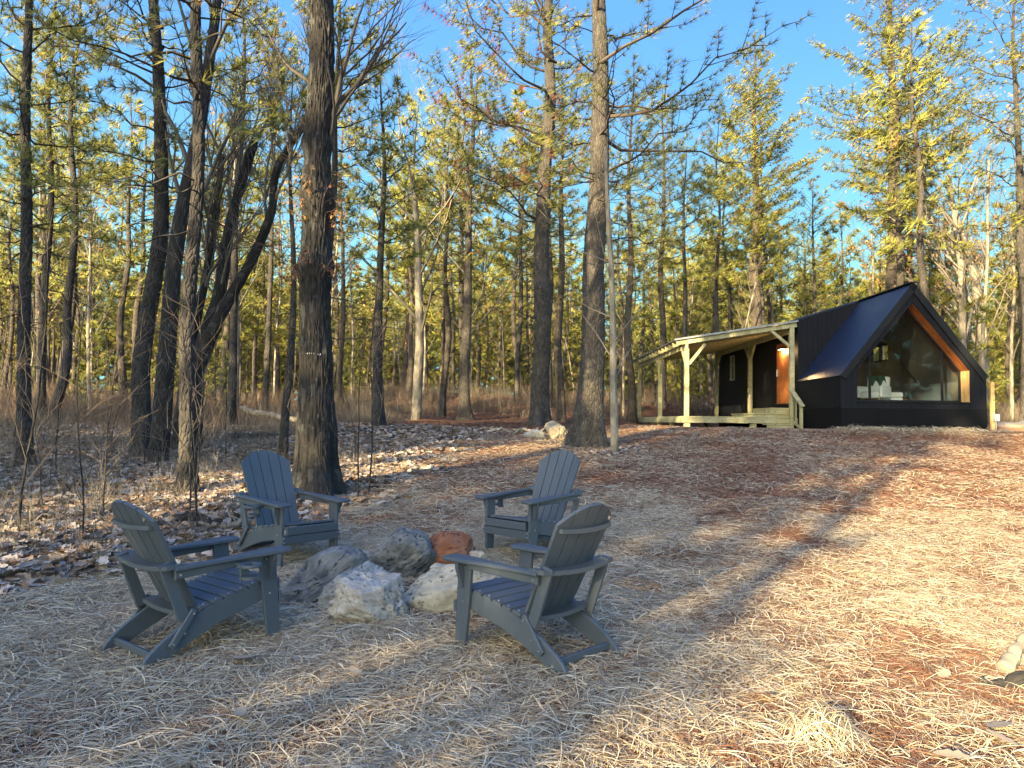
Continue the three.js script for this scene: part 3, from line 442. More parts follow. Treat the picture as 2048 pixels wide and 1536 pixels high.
// ---------------------------------------------------------------- bark
const plate = (u, v, s) => { const w = 0.03 * (pfbm(u, v, 6, 6, s + 3, 3) - 0.5), [a, b, id] = pcell(u + w, v + w * 1.5, 12, 10, s); return [clamp((b - a) * 2.4, 0, 1), id]; };
const pineBarkB = tex(512, 512, false, (u, v) => { const [e] = plate(u, v, 5); return 0.15 + 0.6 * Math.sqrt(e) + 0.25 * pfbm(u, v, 30, 60, 8, 3); });
const pineBarkT = tex(512, 512, true, (u, v) => { const [, id] = plate(u, v, 5), f = pfbm(u, v, 40, 40, 9, 3), f2 = pfbm(u, v, 5, 5, 19, 3); const t = clamp(0.25 + 0.5 * id + 0.5 * (f - 0.5) + 0.5 * (f2 - 0.5), 0, 1); return [lerp(0.20, 0.39, t), lerp(0.19, 0.365, t), lerp(0.18, 0.33, t)]; });
const ridge = (u, v, s) => { const w = 0.10 * (pfbm(u, v, 5, 5, s, 3) - 0.5); return Math.pow(Math.abs(2 * pfbm(u + w, v, 26, 5, s + 9, 2) - 1), 0.6); };
const oakBarkB = tex(512, 512, false, (u, v) => 0.75 * ridge(u, v, 31) + 0.25 * pfbm(u, v, 60, 40, 33, 2));
const oakBarkT = tex(512, 512, true, (u, v) => { const t = clamp(0.35 + 0.9 * (pfbm(u, v, 30, 12, 35, 4) - 0.5) + 0.6 * (pfbm(u, v, 4, 4, 39, 3) - 0.5), 0, 1), li = sstep(pfbm(u, v, 9, 7, 44, 4), 0.60, 0.68) * 0.5; return [lerp(lerp(0.12, 0.25, t), 0.38, li), lerp(lerp(0.115, 0.24, t), 0.39, li), lerp(lerp(0.112, 0.232, t), 0.38, li)]; });
const paleT = tex(256, 256, true, (u, v) => { const t = clamp(0.5 + (pfbm(u, v, 6, 10, 55, 4) - 0.5) * 1.6, 0, 1); return [lerp(0.40, 0.62, t), lerp(0.38, 0.585, t), lerp(0.335, 0.52, t)]; });
M.pineBark = new THREE.MeshStandardMaterial({ map: rep(pineBarkT, 1.4, 0.8), bumpMap: rep(pineBarkB, 1.4, 0.8), bumpScale: 0.035, roughness: 0.95, vertexColors: true });
M.oakBark = new THREE.MeshStandardMaterial({ map: rep(oakBarkT, 1.2, 0.9), bumpMap: rep(oakBarkB, 1.2, 0.9), bumpScale: 0.03, roughness: 0.95, vertexColors: true });
M.paleBark = new THREE.MeshStandardMaterial({ map: rep(paleT, 1.5, 0.7), bumpMap: rep(paleT, 1.5, 0.7), bumpScale: 0.008, roughness: 0.9, vertexColors: true });
M.twig = new THREE.MeshStandardMaterial({ vertexColors: true, roughness: 0.95 });
M.needle = new THREE.MeshStandardMaterial({ vertexColors: true, roughness: 0.75, side: THREE.DoubleSide });
M.leaf = new THREE.MeshStandardMaterial({ vertexColors: true, roughness: 0.85, side: THREE.DoubleSide });

// a trunk whose surface carries real furrows: path(y) gives the centre line, rad(y) the radius
function trunkGeo(h, path, rad, sides, rows, kind, amp, seed, flare = 0.35, tint = [1, 1, 1]) {
  const g = new GB(), circ = 2 * Math.PI * rad(1), cells = Math.max(5, Math.round(circ / 0.085));
  for (let j = 0; j <= rows; j++) {
    const t = j / rows, y = h * (rows > 60 ? t : Math.pow(t, 1.25)) - 0.25, c = path(Math.max(0, y));
    for (let i = 0; i <= sides; i++) {
      const a = i / sides * Math.PI * 2, u = i / sides; let R = rad(Math.max(0, y)), root = Math.exp(-Math.max(0, y) / flare);
      R *= 1 + root * (0.55 + 0.45 * Math.sin(a * 3 + seed) + 0.25 * Math.sin(a * 5 + seed * 2)) + 0.05 * n3(Math.cos(a) + seed, Math.sin(a), y * 0.7);
      if (amp) {
        if (kind === 'oak') R += amp * (Math.pow(Math.abs(n3(Math.cos(a) * cells * 0.27 + seed, Math.sin(a) * cells * 0.27, y * 1.9)), 0.7) - 0.3 + 0.35 * n3(Math.cos(a) * cells * 0.4, Math.sin(a) * cells * 0.4 + seed, y * 5));
        else { const [d1, d2] = pcell(u + 0.008 * n2(y * 7, a), ((y + 1) / 24) % 1, cells, Math.round(24 / 0.16), seed); R += amp * (Math.min(1, (d2 - d1) * 2.2) - 0.5); }
      }
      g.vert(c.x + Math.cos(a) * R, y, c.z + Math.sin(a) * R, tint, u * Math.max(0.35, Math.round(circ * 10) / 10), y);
    }
  }
  for (let j = 0; j < rows; j++) for (let i = 0; i < sides; i++) { const a = j * (sides + 1) + i, b = a + 1, c = a + sides + 1, d = c + 1; g.tri(a, c, b); g.tri(b, c, d); }
  const geo = g.build(); const nn = geo.attributes.normal; for (let j = 0; j <= rows; j++) { const a = j * (sides + 1), b = a + sides; for (const k of [0]) { const x = nn.getX(a) + nn.getX(b), y = nn.getY(a) + nn.getY(b), z = nn.getZ(a) + nn.getZ(b), l = Math.hypot(x, y, z) || 1; nn.setXYZ(a, x / l, y / l, z / l); nn.setXYZ(b, x / l, y / l, z / l); } }
  return geo;
}
const TW = [0.085, 0.068, 0.052];
// one pine: trunk, limbs, and needle tufts spread along the outer limbs
function pine(o) {
  const r = rng(o.seed), { h, cb, cr } = o, lx = o.lean?.[0] || 0, lz = o.lean?.[1] || 0, wob = o.wob ?? 0.12;
  const path = (y) => V(lx * y + wob * n2(y * 0.16, o.seed * 1.7) - wob * n2(0, o.seed * 1.7), y, lz * y + wob * n2(y * 0.16 + 40, o.seed * 1.7) - wob * n2(40, o.seed * 1.7));
  const rad = (y) => Math.max(0.012, o.r * (1 - 0.93 * Math.pow(clamp(y / h, 0, 1), 1.25)));
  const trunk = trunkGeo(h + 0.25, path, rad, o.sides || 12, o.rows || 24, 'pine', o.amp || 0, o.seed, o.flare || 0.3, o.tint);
  const B = new GB(), tufts = [];
  const limb = (p0, az, el, len, up, live, rad0) => {
    const pts = [], rr = [], dx = Math.cos(az), dz = Math.sin(az), n = len > 1.2 ? 7 : 4, ph = r() * 10;
    for (let k = 0; k <= n; k++) { const s = k / n; pts.push(V(p0.x + dx * len * s * Math.cos(el) + 0.08 * len * n2(s * 2, ph) * -dz, p0.y + len * (Math.sin(el) * s + up * s * s) + 0.05 * len * n2(s * 2.5, ph + 9), p0.z + dz * len * s * Math.cos(el) + 0.08 * len * n2(s * 2, ph) * dx)); rr.push(lerp(rad0, 0.005, Math.pow(s, 0.8))); }
    B.tube(pts, rr, rad0 > 0.03 ? 5 : 3, TW); const at = (s) => { const f = s * n, k = Math.min(n - 1, Math.floor(f)); return pts[k].clone().lerp(pts[k + 1], f - k); };
    const step = o.step || 0.24;
    for (let s = live ? Math.max(0.22, 0.5 / len) : 0.3, k = 0; s < 1; s += step / len * (live ? 1 : 2.4) * (0.7 + 0.6 * r()), k++) {
      const p = at(s), sd = k % 2 ? 1 : -1, sl = (live ? clamp(len * 0.36 * (1.15 - 0.75 * s), 0.16, 1.1) : 0.35) * (0.6 + 0.7 * r()), spread = 0.55 + 0.5 * r(), ux = dx * (1 - spread * 0.5) - dz * sd * spread, uz = dz * (1 - spread * 0.5) + dx * sd * spread, q = V(ux, (live ? 0.25 : -0.1) + 0.5 * (r() - 0.4), uz).normalize();
      const m = p.clone().addScaledVector(q, sl * 0.55), e = p.clone().addScaledVector(q, sl); e.y += live ? 0.16 * sl : -0.1 * sl; B.tube([p, m, e], [Math.min(0.012, rad0 * 0.5), 0.006, 0.003], 3, TW);
      if (live) for (let f = 0.35; f <= 1.01; f += (o.tstep || 0.13) / sl) tufts.push([m.clone().lerp(e, clamp((f - 0.5) * 2, -0.6, 1)).add(V((r() - 0.5) * 0.04, 0, (r() - 0.5) * 0.04)), q.clone().setY(q.y + 0.35).normalize(), f > 0.9 ? 1.1 : 0.9]);
    }
    if (live) { const q = pts[n].clone().sub(pts[n - 1]).normalize(); for (let f = 0.72; f <= 1.001; f += 0.09) tufts.push([at(Math.min(1, f)), q.clone().setY(q.y + 0.3).normalize(), 1]); }
  };
  let az = r() * 7;
  for (let y = cb; y < h * 0.985;) {
    const t = (y - cb) / (h - cb), nb = 2 + (r() < 0.6) + (r() < 0.35), prof = Math.pow(1 - Math.pow(t, 1.7), 0.75) * lerp(0.6, 1, Math.min(1, t * 2.4));
    for (let k = 0; k < nb; k++) { az += 2.4 + (r() - 0.5) * 1.1; const len = Math.max(0.25, cr * prof * (0.55 + 0.6 * r()) * (1 + (o.bias ? 0.5 * Math.cos(az - o.bias) : 0))); limb(path(y + (r() - 0.5) * 0.2), az, lerp(0.0, 1.0, Math.pow(t, 1.15)) + (r() - 0.5) * 0.35, len, lerp(0.10, 0.22, r()), r() > 0.06, Math.min(rad(y) * 0.5, 0.010 + len * 0.0085)); }
    y += (o.whorl || 0.5) * (0.6 + 0.8 * r());
  }
  for (let k = 0; k < (o.dead ?? 6); k++) { const y = lerp(o.deadFrom ?? cb * 0.35, cb, Math.sqrt(r())); az += 2.2 + r(); limb(path(y), az, (r() - 0.45) * 0.7, (0.5 + 1.5 * r()) * (cr / 2.6), (r() - 0.5) * 0.4, false, 0.012 + 0.012 * r()); }
  let list = tufts; if (list.length > o.tufts) { const keep = o.tufts / list.length; list = list.filter(() => r() < keep); }
  const N = new GB(), nn = o.nn || 12, L0 = o.L || 0.17, w0 = o.w || 0.011, green = o.green || [[0.072, 0.096, 0.019], [0.275, 0.262, 0.043], [0.26, 0.18, 0.055]];
  for (const [p, q, sc] of list) {
    const v = r(), patch = 0.5 + 0.5 * n3(p.x * 0.5 + o.seed, p.y * 0.5, p.z * 0.5); let col = [0, 1, 2].map((k) => lerp(green[0][k], green[1][k], clamp(v * 0.55 + patch * 0.55, 0, 1))); if (r() < (o.brown ?? 0.07)) col = green[2];
    if (o.rust && n3(p.x * 0.9, p.y * 0.9 + 20, p.z * 0.9) > 1 - o.rust) col = [0.24, 0.085, 0.03];
    const a = V(q.y, -q.z, q.x).cross(q).normalize(), b = q.clone().cross(a);
    for (let k = 0; k < nn; k++) {
      const th = r() * 6.283, sp = 0.15 + 1.15 * Math.sqrt(r()), L = L0 * sc * (0.7 + 0.5 * r()), d = q.clone().multiplyScalar(Math.cos(sp)).addScaledVector(a, Math.sin(sp) * Math.cos(th)).addScaledVector(b, Math.sin(sp) * Math.sin(th));
      const s = V(d.y - d.z, d.z - d.x, d.x - d.y).normalize().multiplyScalar(w0 * (0.7 + 0.6 * r()) / 2), cv = 0.85 + 0.3 * r(), cc = [col[0] * cv, col[1] * cv, col[2] * cv], e = p.clone().addScaledVector(d, L); e.y -= 0.15 * L;
      const i = N.vert(p.x - s.x, p.y - s.y, p.z - s.z, cc), j = N.vert(p.x + s.x, p.y + s.y, p.z + s.z, cc), f = N.vert(e.x, e.y, e.z, cc); N.tri(i, j, f);
    }
  }
  return { trunk, branches: B.build(), crown: N.build(), bark: o.barkMat || M.pineBark };
}
// a leafless broadleaf tree: limbs fork again and again down to twigs
function bare(o) {
  const r = rng(o.seed), B = new GB(), T = new GB(), col = o.col || [0.21, 0.185, 0.15]; let cnt = 0; const leafAt = [];
  const grow = (p, d, len, rad, lev) => {
    const n = lev === 0 ? 10 : lev < 3 ? 5 : 3, pts = [p.clone()], rr = [rad], q = p.clone(), dir = d.clone(), end = lev === 0 ? rad * 0.45 : rad * 0.35;
    for (let k = 1; k <= n; k++) { dir.add(V((r() - 0.5), (r() - 0.5) * 0.6 + 0.05, (r() - 0.5)).multiplyScalar(lev ? Math.max(0.3, o.crook ?? 0.28) : o.crook ?? 0.28)).normalize(); q.addScaledVector(dir, len / n); pts.push(q.clone()); rr.push(lerp(rad, end, k / n)); }
    (lev === 0 ? T : B).tube(pts, rr, lev === 0 ? (o.sides || 12) : lev === 1 ? 6 : lev === 2 ? 4 : 3, lev === 0 ? [1, 1, 1] : col, 1);
    if (lev >= (o.levels || 4) || cnt > (o.max || 900)) { leafAt.push(q.clone()); return; }
    const nb = lev === 0 ? (o.forks || 9) : 3 + (r() < 0.5);
    for (let k = 0; k < nb; k++) { cnt++; const s = lev === 0 ? lerp(o.from ?? 0.35, 1, (k + r() * 0.6) / nb) : lerp(0.35, 1, (k + r()) / nb), f = s * n, i = Math.min(n - 1, Math.floor(f)), pp = pts[i].clone().lerp(pts[i + 1], f - i), ax = V(r() - 0.5, r() - 0.5, r() - 0.5).cross(dir).normalize(), an = (o.angle ?? 0.65) * (0.6 + 0.7 * r()); const dd = pts[i + 1].clone().sub(pts[i]).normalize().applyAxisAngle(ax, an); dd.y += 0.15; grow(pp, dd.normalize(), len * (lev === 0 ? (o.blen ?? 0.42) : 0.58) * (0.6 + 0.6 * r()), Math.max(0.004, rr[i] * (lev ? 0.5 : o.thin ?? 0.42)), lev + 1); }
  };
  grow(V(0, -0.2, 0), V(o.lean?.[0] || 0, 1, o.lean?.[1] || 0).normalize(), o.h, o.r, 0);
  // root flare
  const out = { trunk: T.build(), branches: B.build(), bark: o.barkMat || M.paleBark };
  if (o.leaves) { const N = new GB(); for (const p of leafAt) for (let k = 0; k < o.leaves; k++) { if (r() < 0.4) continue; const c = [0.30 + 0.1 * r(), 0.15 + 0.06 * r(), 0.06], a = V(r() - 0.5, r() - 0.5, r() - 0.5).normalize(), b = V(r() - 0.5, r() - 0.5, r() - 0.5).cross(a).normalize(), q = p.clone().add(V(r() - 0.5, r() - 0.7, r() - 0.5).multiplyScalar(0.4)), l = 0.05 + 0.04 * r(); const i = N.vert(q.x, q.y, q.z, c), j = N.vert(q.x + a.x * l + b.x * l * 0.5, q.y + a.y * l + b.y * l * 0.5, q.z + a.z * l + b.z * l * 0.5, c), e = N.vert(q.x + a.x * 2 * l, q.y + a.y * 2 * l, q.z + a.z * 2 * l, c), m = N.vert(q.x + a.x * l - b.x * l * 0.5, q.y + a.y * l - b.y * l * 0.5, q.z + a.z * l - b.z * l * 0.5, c); N.tri(i, j, e); N.tri(i, e, m); } out.crown = N.build(); }
  return out;
}
function plant(name, parts, x, z, label, category, group, turn = 0, scale = 1, sink = 0) {
  const t = thing(name, label, category, [x, ground(x, z) - sink, z], turn, group); t.scale.setScalar(scale);
  mesh('trunk', parts.trunk, parts.bark, t); if (parts.branches) mesh('branches', parts.branches, M.twig, t).userData.kind = 'stuff'; if (parts.crown) mesh('crown', parts.crown, parts.crownMat || M.needle, t).userData.kind = 'stuff'; return t;
}

// ---------------------------------------------------------------- the great oak by the second chair
{
  const r = rng(5), H = 9.5, path = (y) => V(-0.012 * y + 0.05 * n2(y * 0.3, 3), y, 0.0 * y), burl = (y) => 0.05 * Math.exp(-(((y - 3.15) / 0.18) ** 2)) + 0.035 * Math.exp(-(((y - 4.1) / 0.25) ** 2)) + 0.03 * Math.exp(-(((y - 4.85) / 0.12) ** 2)) + 0.02 * Math.exp(-(((y - 1.0) / 0.3) ** 2)), rad = (y) => 0.205 + 0.065 * Math.exp(-y / 1.1) - 0.008 * y + burl(y);
  const oak = thing('oak_tree', 'massive dark oak trunk rising beside the second chair', 'tree', [-2.62, ground(-2.62, -10.4) - 0.02, -10.4]);
  const tr = mesh('trunk', trunkGeo(H, path, rad, 120, 330, 'oak', 0.03, 4.2, 0.42), M.oakBark, oak);
  const B = new GB(); const limb = (y, az, L, rise, rd, lev = 0, p0) => { const p = p0 || path(y), pts = [p.clone()], rr = [rd], d = V(Math.cos(az), rise, Math.sin(az)).normalize(); const n = 9; for (let k = 1; k <= n; k++) { d.add(V(r() - 0.5, r() - 0.35, r() - 0.5).multiplyScalar(0.42)).normalize(); p.addScaledVector(d, L / n); pts.push(p.clone()); rr.push(rd * (1 - 0.8 * k / n)); } B.tube(pts, rr, lev ? 4 : 7, [0.075, 0.064, 0.054]); if (lev < 2) for (let k = 0; k < 5; k++) { const i = 2 + Math.floor(r() * (n - 2)); limb(0, az + (r() - 0.5) * 2.2, L * (0.35 + 0.3 * r()), 0.5 + r() * 0.8, Math.max(0.005, rr[i] * 0.55), lev + 1, pts[i].clone()); } };
  limb(4.35, 0.35, 2.6, 1.5, 0.06); limb(5.2, -0.4, 2.2, 1.1, 0.045); limb(5.6, 3.4, 1.6, 0.9, 0.03); limb(6.8, 2.2, 3, 0.9, 0.06); limb(7.5, 0.9, 3, 1, 0.05); limb(4.9, 2.9, 0.9, 0.8, 0.018); limb(8.6, 4.2, 3, 1, 0.06);
  mesh('branches', B.build(), M.twig, oak).userData.kind = 'stuff';
  // sprouts with dead leaves that hang on round the burls
  const N = new GB(), S = new GB(); for (let k = 0; k < 90; k++) { const low = k > 62, y = low ? 2.95 + r() * 0.3 : 3.75 + r() * 0.75, az = r() * 6.28, p = path(y), R = rad(y) - 0.01; const a = V(p.x + Math.cos(az) * R, y, p.z + Math.sin(az) * R), L = 0.1 + r() * 0.32, e = a.clone().add(V(Math.cos(az + (r() - 0.5)) * L, (r() - 0.35) * L * 1.4, Math.sin(az + (r() - 0.5)) * L)); S.tube([a, a.clone().lerp(e, 0.5).add(V(0, 0.03, 0)), e], [0.005, 0.004, 0.002], 3, [0.2, 0.15, 0.1]); for (let q = 0; q < (low ? 6 : 4); q++) { const m = a.clone().lerp(e, 0.4 + 0.6 * r()), u = V(r() - 0.5, r() - 0.9, r() - 0.5).normalize(), w = V(r() - 0.5, r() - 0.5, r() - 0.5).cross(u).normalize(), l = 0.03 + r() * 0.045, c = low ? [0.10 + 0.05 * r(), 0.06, 0.035] : [0.16 + 0.09 * r(), 0.085 + 0.05 * r(), 0.04]; const i0 = N.vert(m.x, m.y, m.z, c), i1 = N.vert(m.x + u.x * l * 0.5 + w.x * l * 0.32, m.y + u.y * l * 0.5 + w.y * l * 0.32, m.z + u.z * l * 0.5 + w.z * l * 0.32, c), i2 = N.vert(m.x + u.x * l, m.y + u.y * l - 0.01, m.z + u.z * l, c), i3 = N.vert(m.x + u.x * l * 0.5 - w.x * l * 0.32, m.y + u.y * l * 0.5 - w.y * l * 0.32, m.z + u.z * l * 0.5 - w.z * l * 0.32, c); N.tri(i0, i1, i2); N.tri(i0, i2, i3); } }
  const sp = mesh('sprouts', S.build(), M.twig, oak); sp.userData.kind = 'stuff'; const dl = mesh('dead_leaves', N.build(), M.leaf, oak); dl.userData = { kind: 'stuff', label: 'dry brown leaves clinging round the burls' };
  const wm = new THREE.MeshStandardMaterial({ color: lin(0.72, 0.72, 0.70), roughness: 0.9 });
  for (let k = 0; k < 7; k++) { const an = 1.05 + k * 0.14 + 0.03 * r(), y = 1.93 + 0.025 * r(), p = path(y), R = rad(y) + 0.006, m = mesh('paint_mark', new THREE.SphereGeometry(0.011, 8, 6), wm, oak); m.scale.set(0.5, 0.6 + r(), 0.5); m.position.set(p.x + Math.cos(an) * R, y, p.z + Math.sin(an) * R); m.rotation.y = -an; }
}
// ---------------------------------------------------------------- trees one can tell apart
const NEAR = { sides: 40, rows: 200, amp: 0.016, tufts: 4800, nn: 18, L: 0.21, w: 0.0135 }, MID = { sides: 16, rows: 40, tufts: 3500, nn: 14, L: 0.27, w: 0.027 }, FARP = { sides: 9, rows: 14, tufts: 1500, nn: 11, L: 0.34, w: 0.042, step: 0.34, tstep: 0.18, dead: 5 };
const G1 = 'pines standing round the clearing';
for (const [x, z, o, label] of [  // tint puts shade into the bluish dark trunks, sunlight into the pale warm ones
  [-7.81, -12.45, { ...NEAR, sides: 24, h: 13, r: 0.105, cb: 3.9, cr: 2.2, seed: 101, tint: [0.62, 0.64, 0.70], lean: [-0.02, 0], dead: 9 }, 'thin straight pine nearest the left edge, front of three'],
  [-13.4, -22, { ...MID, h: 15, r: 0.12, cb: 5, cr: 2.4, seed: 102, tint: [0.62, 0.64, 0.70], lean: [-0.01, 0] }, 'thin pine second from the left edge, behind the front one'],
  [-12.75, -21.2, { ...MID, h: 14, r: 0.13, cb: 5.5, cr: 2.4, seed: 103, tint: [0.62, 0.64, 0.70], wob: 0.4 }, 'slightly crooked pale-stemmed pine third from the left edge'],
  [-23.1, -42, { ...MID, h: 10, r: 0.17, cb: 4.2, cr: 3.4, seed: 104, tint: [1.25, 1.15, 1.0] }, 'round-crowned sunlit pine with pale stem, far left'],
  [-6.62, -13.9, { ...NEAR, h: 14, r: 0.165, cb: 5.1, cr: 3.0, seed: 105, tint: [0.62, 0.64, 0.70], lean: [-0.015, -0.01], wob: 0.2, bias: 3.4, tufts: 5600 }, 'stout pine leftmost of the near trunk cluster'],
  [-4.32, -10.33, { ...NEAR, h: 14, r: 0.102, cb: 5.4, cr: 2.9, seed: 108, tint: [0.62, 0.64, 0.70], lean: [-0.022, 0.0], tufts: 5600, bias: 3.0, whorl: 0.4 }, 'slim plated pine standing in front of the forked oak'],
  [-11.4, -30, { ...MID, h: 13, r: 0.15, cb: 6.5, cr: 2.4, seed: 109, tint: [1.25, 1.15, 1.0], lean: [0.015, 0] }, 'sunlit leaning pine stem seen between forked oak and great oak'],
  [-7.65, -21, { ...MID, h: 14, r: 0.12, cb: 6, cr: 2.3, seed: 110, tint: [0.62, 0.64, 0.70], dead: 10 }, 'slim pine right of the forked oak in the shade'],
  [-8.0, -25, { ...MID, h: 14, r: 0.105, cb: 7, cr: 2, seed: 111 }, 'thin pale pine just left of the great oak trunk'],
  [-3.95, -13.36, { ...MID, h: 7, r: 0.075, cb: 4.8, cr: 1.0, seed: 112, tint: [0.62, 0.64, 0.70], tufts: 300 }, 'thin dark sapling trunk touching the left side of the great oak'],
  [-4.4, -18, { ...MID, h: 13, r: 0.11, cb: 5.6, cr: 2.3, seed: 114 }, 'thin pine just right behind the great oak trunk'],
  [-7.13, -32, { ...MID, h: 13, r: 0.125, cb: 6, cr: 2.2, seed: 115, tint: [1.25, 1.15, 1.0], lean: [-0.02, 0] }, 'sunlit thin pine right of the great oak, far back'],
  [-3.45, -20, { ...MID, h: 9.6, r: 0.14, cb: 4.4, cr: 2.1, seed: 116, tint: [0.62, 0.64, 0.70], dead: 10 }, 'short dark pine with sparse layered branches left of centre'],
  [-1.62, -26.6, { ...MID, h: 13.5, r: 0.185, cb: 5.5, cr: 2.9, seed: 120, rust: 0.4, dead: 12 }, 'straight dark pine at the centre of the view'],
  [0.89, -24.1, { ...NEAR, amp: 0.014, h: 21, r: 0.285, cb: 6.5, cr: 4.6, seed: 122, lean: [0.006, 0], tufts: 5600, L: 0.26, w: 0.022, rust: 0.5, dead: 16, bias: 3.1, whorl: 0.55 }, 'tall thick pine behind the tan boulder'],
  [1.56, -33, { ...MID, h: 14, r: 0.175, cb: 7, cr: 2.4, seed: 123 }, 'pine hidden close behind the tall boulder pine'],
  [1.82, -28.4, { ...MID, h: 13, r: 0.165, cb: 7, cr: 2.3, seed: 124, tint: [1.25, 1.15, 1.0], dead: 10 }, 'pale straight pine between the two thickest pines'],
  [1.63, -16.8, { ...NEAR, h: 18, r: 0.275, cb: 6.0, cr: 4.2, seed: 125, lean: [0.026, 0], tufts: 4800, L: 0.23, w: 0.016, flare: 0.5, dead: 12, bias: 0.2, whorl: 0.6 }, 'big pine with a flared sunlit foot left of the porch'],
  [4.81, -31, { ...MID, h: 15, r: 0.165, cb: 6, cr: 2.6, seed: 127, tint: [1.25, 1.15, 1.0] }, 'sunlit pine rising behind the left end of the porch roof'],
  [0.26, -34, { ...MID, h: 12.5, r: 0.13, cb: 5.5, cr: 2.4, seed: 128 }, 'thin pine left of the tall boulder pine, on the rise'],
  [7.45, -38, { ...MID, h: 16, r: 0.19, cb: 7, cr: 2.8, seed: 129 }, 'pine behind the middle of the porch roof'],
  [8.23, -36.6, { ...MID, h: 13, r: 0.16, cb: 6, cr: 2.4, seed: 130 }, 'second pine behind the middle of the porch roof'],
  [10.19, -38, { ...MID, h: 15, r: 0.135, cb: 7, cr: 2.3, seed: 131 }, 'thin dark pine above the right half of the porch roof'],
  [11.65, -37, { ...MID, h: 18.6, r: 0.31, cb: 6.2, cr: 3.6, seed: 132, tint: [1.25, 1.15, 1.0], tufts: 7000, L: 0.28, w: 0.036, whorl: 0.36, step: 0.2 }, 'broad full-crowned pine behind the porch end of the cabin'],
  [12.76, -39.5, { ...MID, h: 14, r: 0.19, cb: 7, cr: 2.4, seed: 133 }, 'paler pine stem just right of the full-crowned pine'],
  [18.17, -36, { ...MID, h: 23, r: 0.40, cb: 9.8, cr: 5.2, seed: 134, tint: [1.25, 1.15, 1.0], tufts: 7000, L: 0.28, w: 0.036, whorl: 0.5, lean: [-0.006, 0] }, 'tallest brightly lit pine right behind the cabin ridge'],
  [19.97, -38.5, { ...MID, h: 17, r: 0.2, cb: 8, cr: 2.6, seed: 135 }, 'darker pine close to the right of the tallest pine'],
  [16.42, -42, { ...MID, h: 13, r: 0.15, cb: 5, cr: 2.4, seed: 136 }, 'slim pine behind the cabin roof, left of the tallest pine'],
  [17.7, -26.5, { ...NEAR, sides: 24, amp: 0.01, h: 17, r: 0.18, cb: 7.5, cr: 3.6, seed: 137, lean: [-0.014, 0], tufts: 4200, L: 0.25, w: 0.021, dead: 12 }, 'slim pine at the far right edge of the view'],
]) plant('pine_tree', pine(o), x, z, label, 'tree', G1);
// broadleaf trees: the near trunk with a swelling, the forked oak, pale bare trees
plant('oak_tree', bare({ h: 9, r: 0.17, seed: 201, lean: [0.0, 0], from: 0.45, forks: 8, crook: 0.10, blen: 0.26, levels: 4, col: [0.11, 0.095, 0.078], barkMat: M.oakBark, sides: 24 }), -6.04, -13.2, 'dark straight oak second in the near trunk cluster', 'tree', 'bare broadleaf trees');
{
  const r = rng(66), T = new GB(), B = new GB(), stem = (pts, r0, r1) => { const cv = new THREE.CatmullRomCurve3(pts.map((p) => V(...p))), P = cv.getPoints(40), R = P.map((_, k) => lerp(r0, r1, k / 40) * (1 + 0.10 * n2(k * 0.35, r0 * 90)) * (1 + (pts[0][1] < 0 ? 0.5 * Math.exp(-k / 2.5) : 0))); T.tube(P, R, 20, [1, 1, 1]); return P; };
  const s1 = stem([[0, -0.2, 0], [0.05, 0.8, 0], [0.12, 1.9, 0], [0.45, 3.0, 0], [0.62, 4.6, -0.1], [1.0, 6.2, -0.2]], 0.19, 0.08), s2 = stem([[0.14, 1.75, 0], [0.55, 2.7, 0.1], [1.15, 3.7, 0.25], [1.6, 4.6, 0.5], [1.72, 5.4, 0.6], [2.3, 6.3, 0.7]], 0.135, 0.05), s3 = stem([[-0.3, -0.2, -0.15], [-0.25, 1, -0.15], [-0.08, 2.4, -0.2], [0.16, 4, -0.3], [0.25, 6, -0.5]], 0.13, 0.06);
  const grow = (p, d, L, rd, lev) => { const pts = [p.clone()], rr = [rd]; for (let k = 1; k <= 5; k++) { d.add(V(r() - 0.5, r() - 0.35, r() - 0.5).multiplyScalar(0.45)).normalize(); p.addScaledVector(d, L / 5); pts.push(p.clone()); rr.push(rd * (1 - 0.75 * k / 5)); } B.tube(pts, rr, lev ? 3 : 5, [0.15, 0.13, 0.10]); if (lev < 3) for (let k = 0; k < 4; k++) grow(pts[1 + Math.floor(r() * 4)].clone(), d.clone().add(V(r() - 0.5, r() - 0.3, r() - 0.5).multiplyScalar(1.5)).normalize(), L * 0.6, Math.max(0.004, rd * 0.5), lev + 1); };
  for (const s of [s1, s2, s3]) for (let k = 0; k < 7; k++) { const i = Math.min(40, 22 + k * 3); grow(s[i].clone(), V(r() - 0.5, 0.7 + 0.5 * r(), r() - 0.5).normalize(), 1.2 + r() * 1.2, 0.035, 0); }
  plant('oak_tree', { trunk: T.build(), branches: B.build(), bark: M.oakBark }, -6.2, -14.9, 'forked dark oak with one stem leaning right to the great oak', 'tree', 'bare broadleaf trees');
}
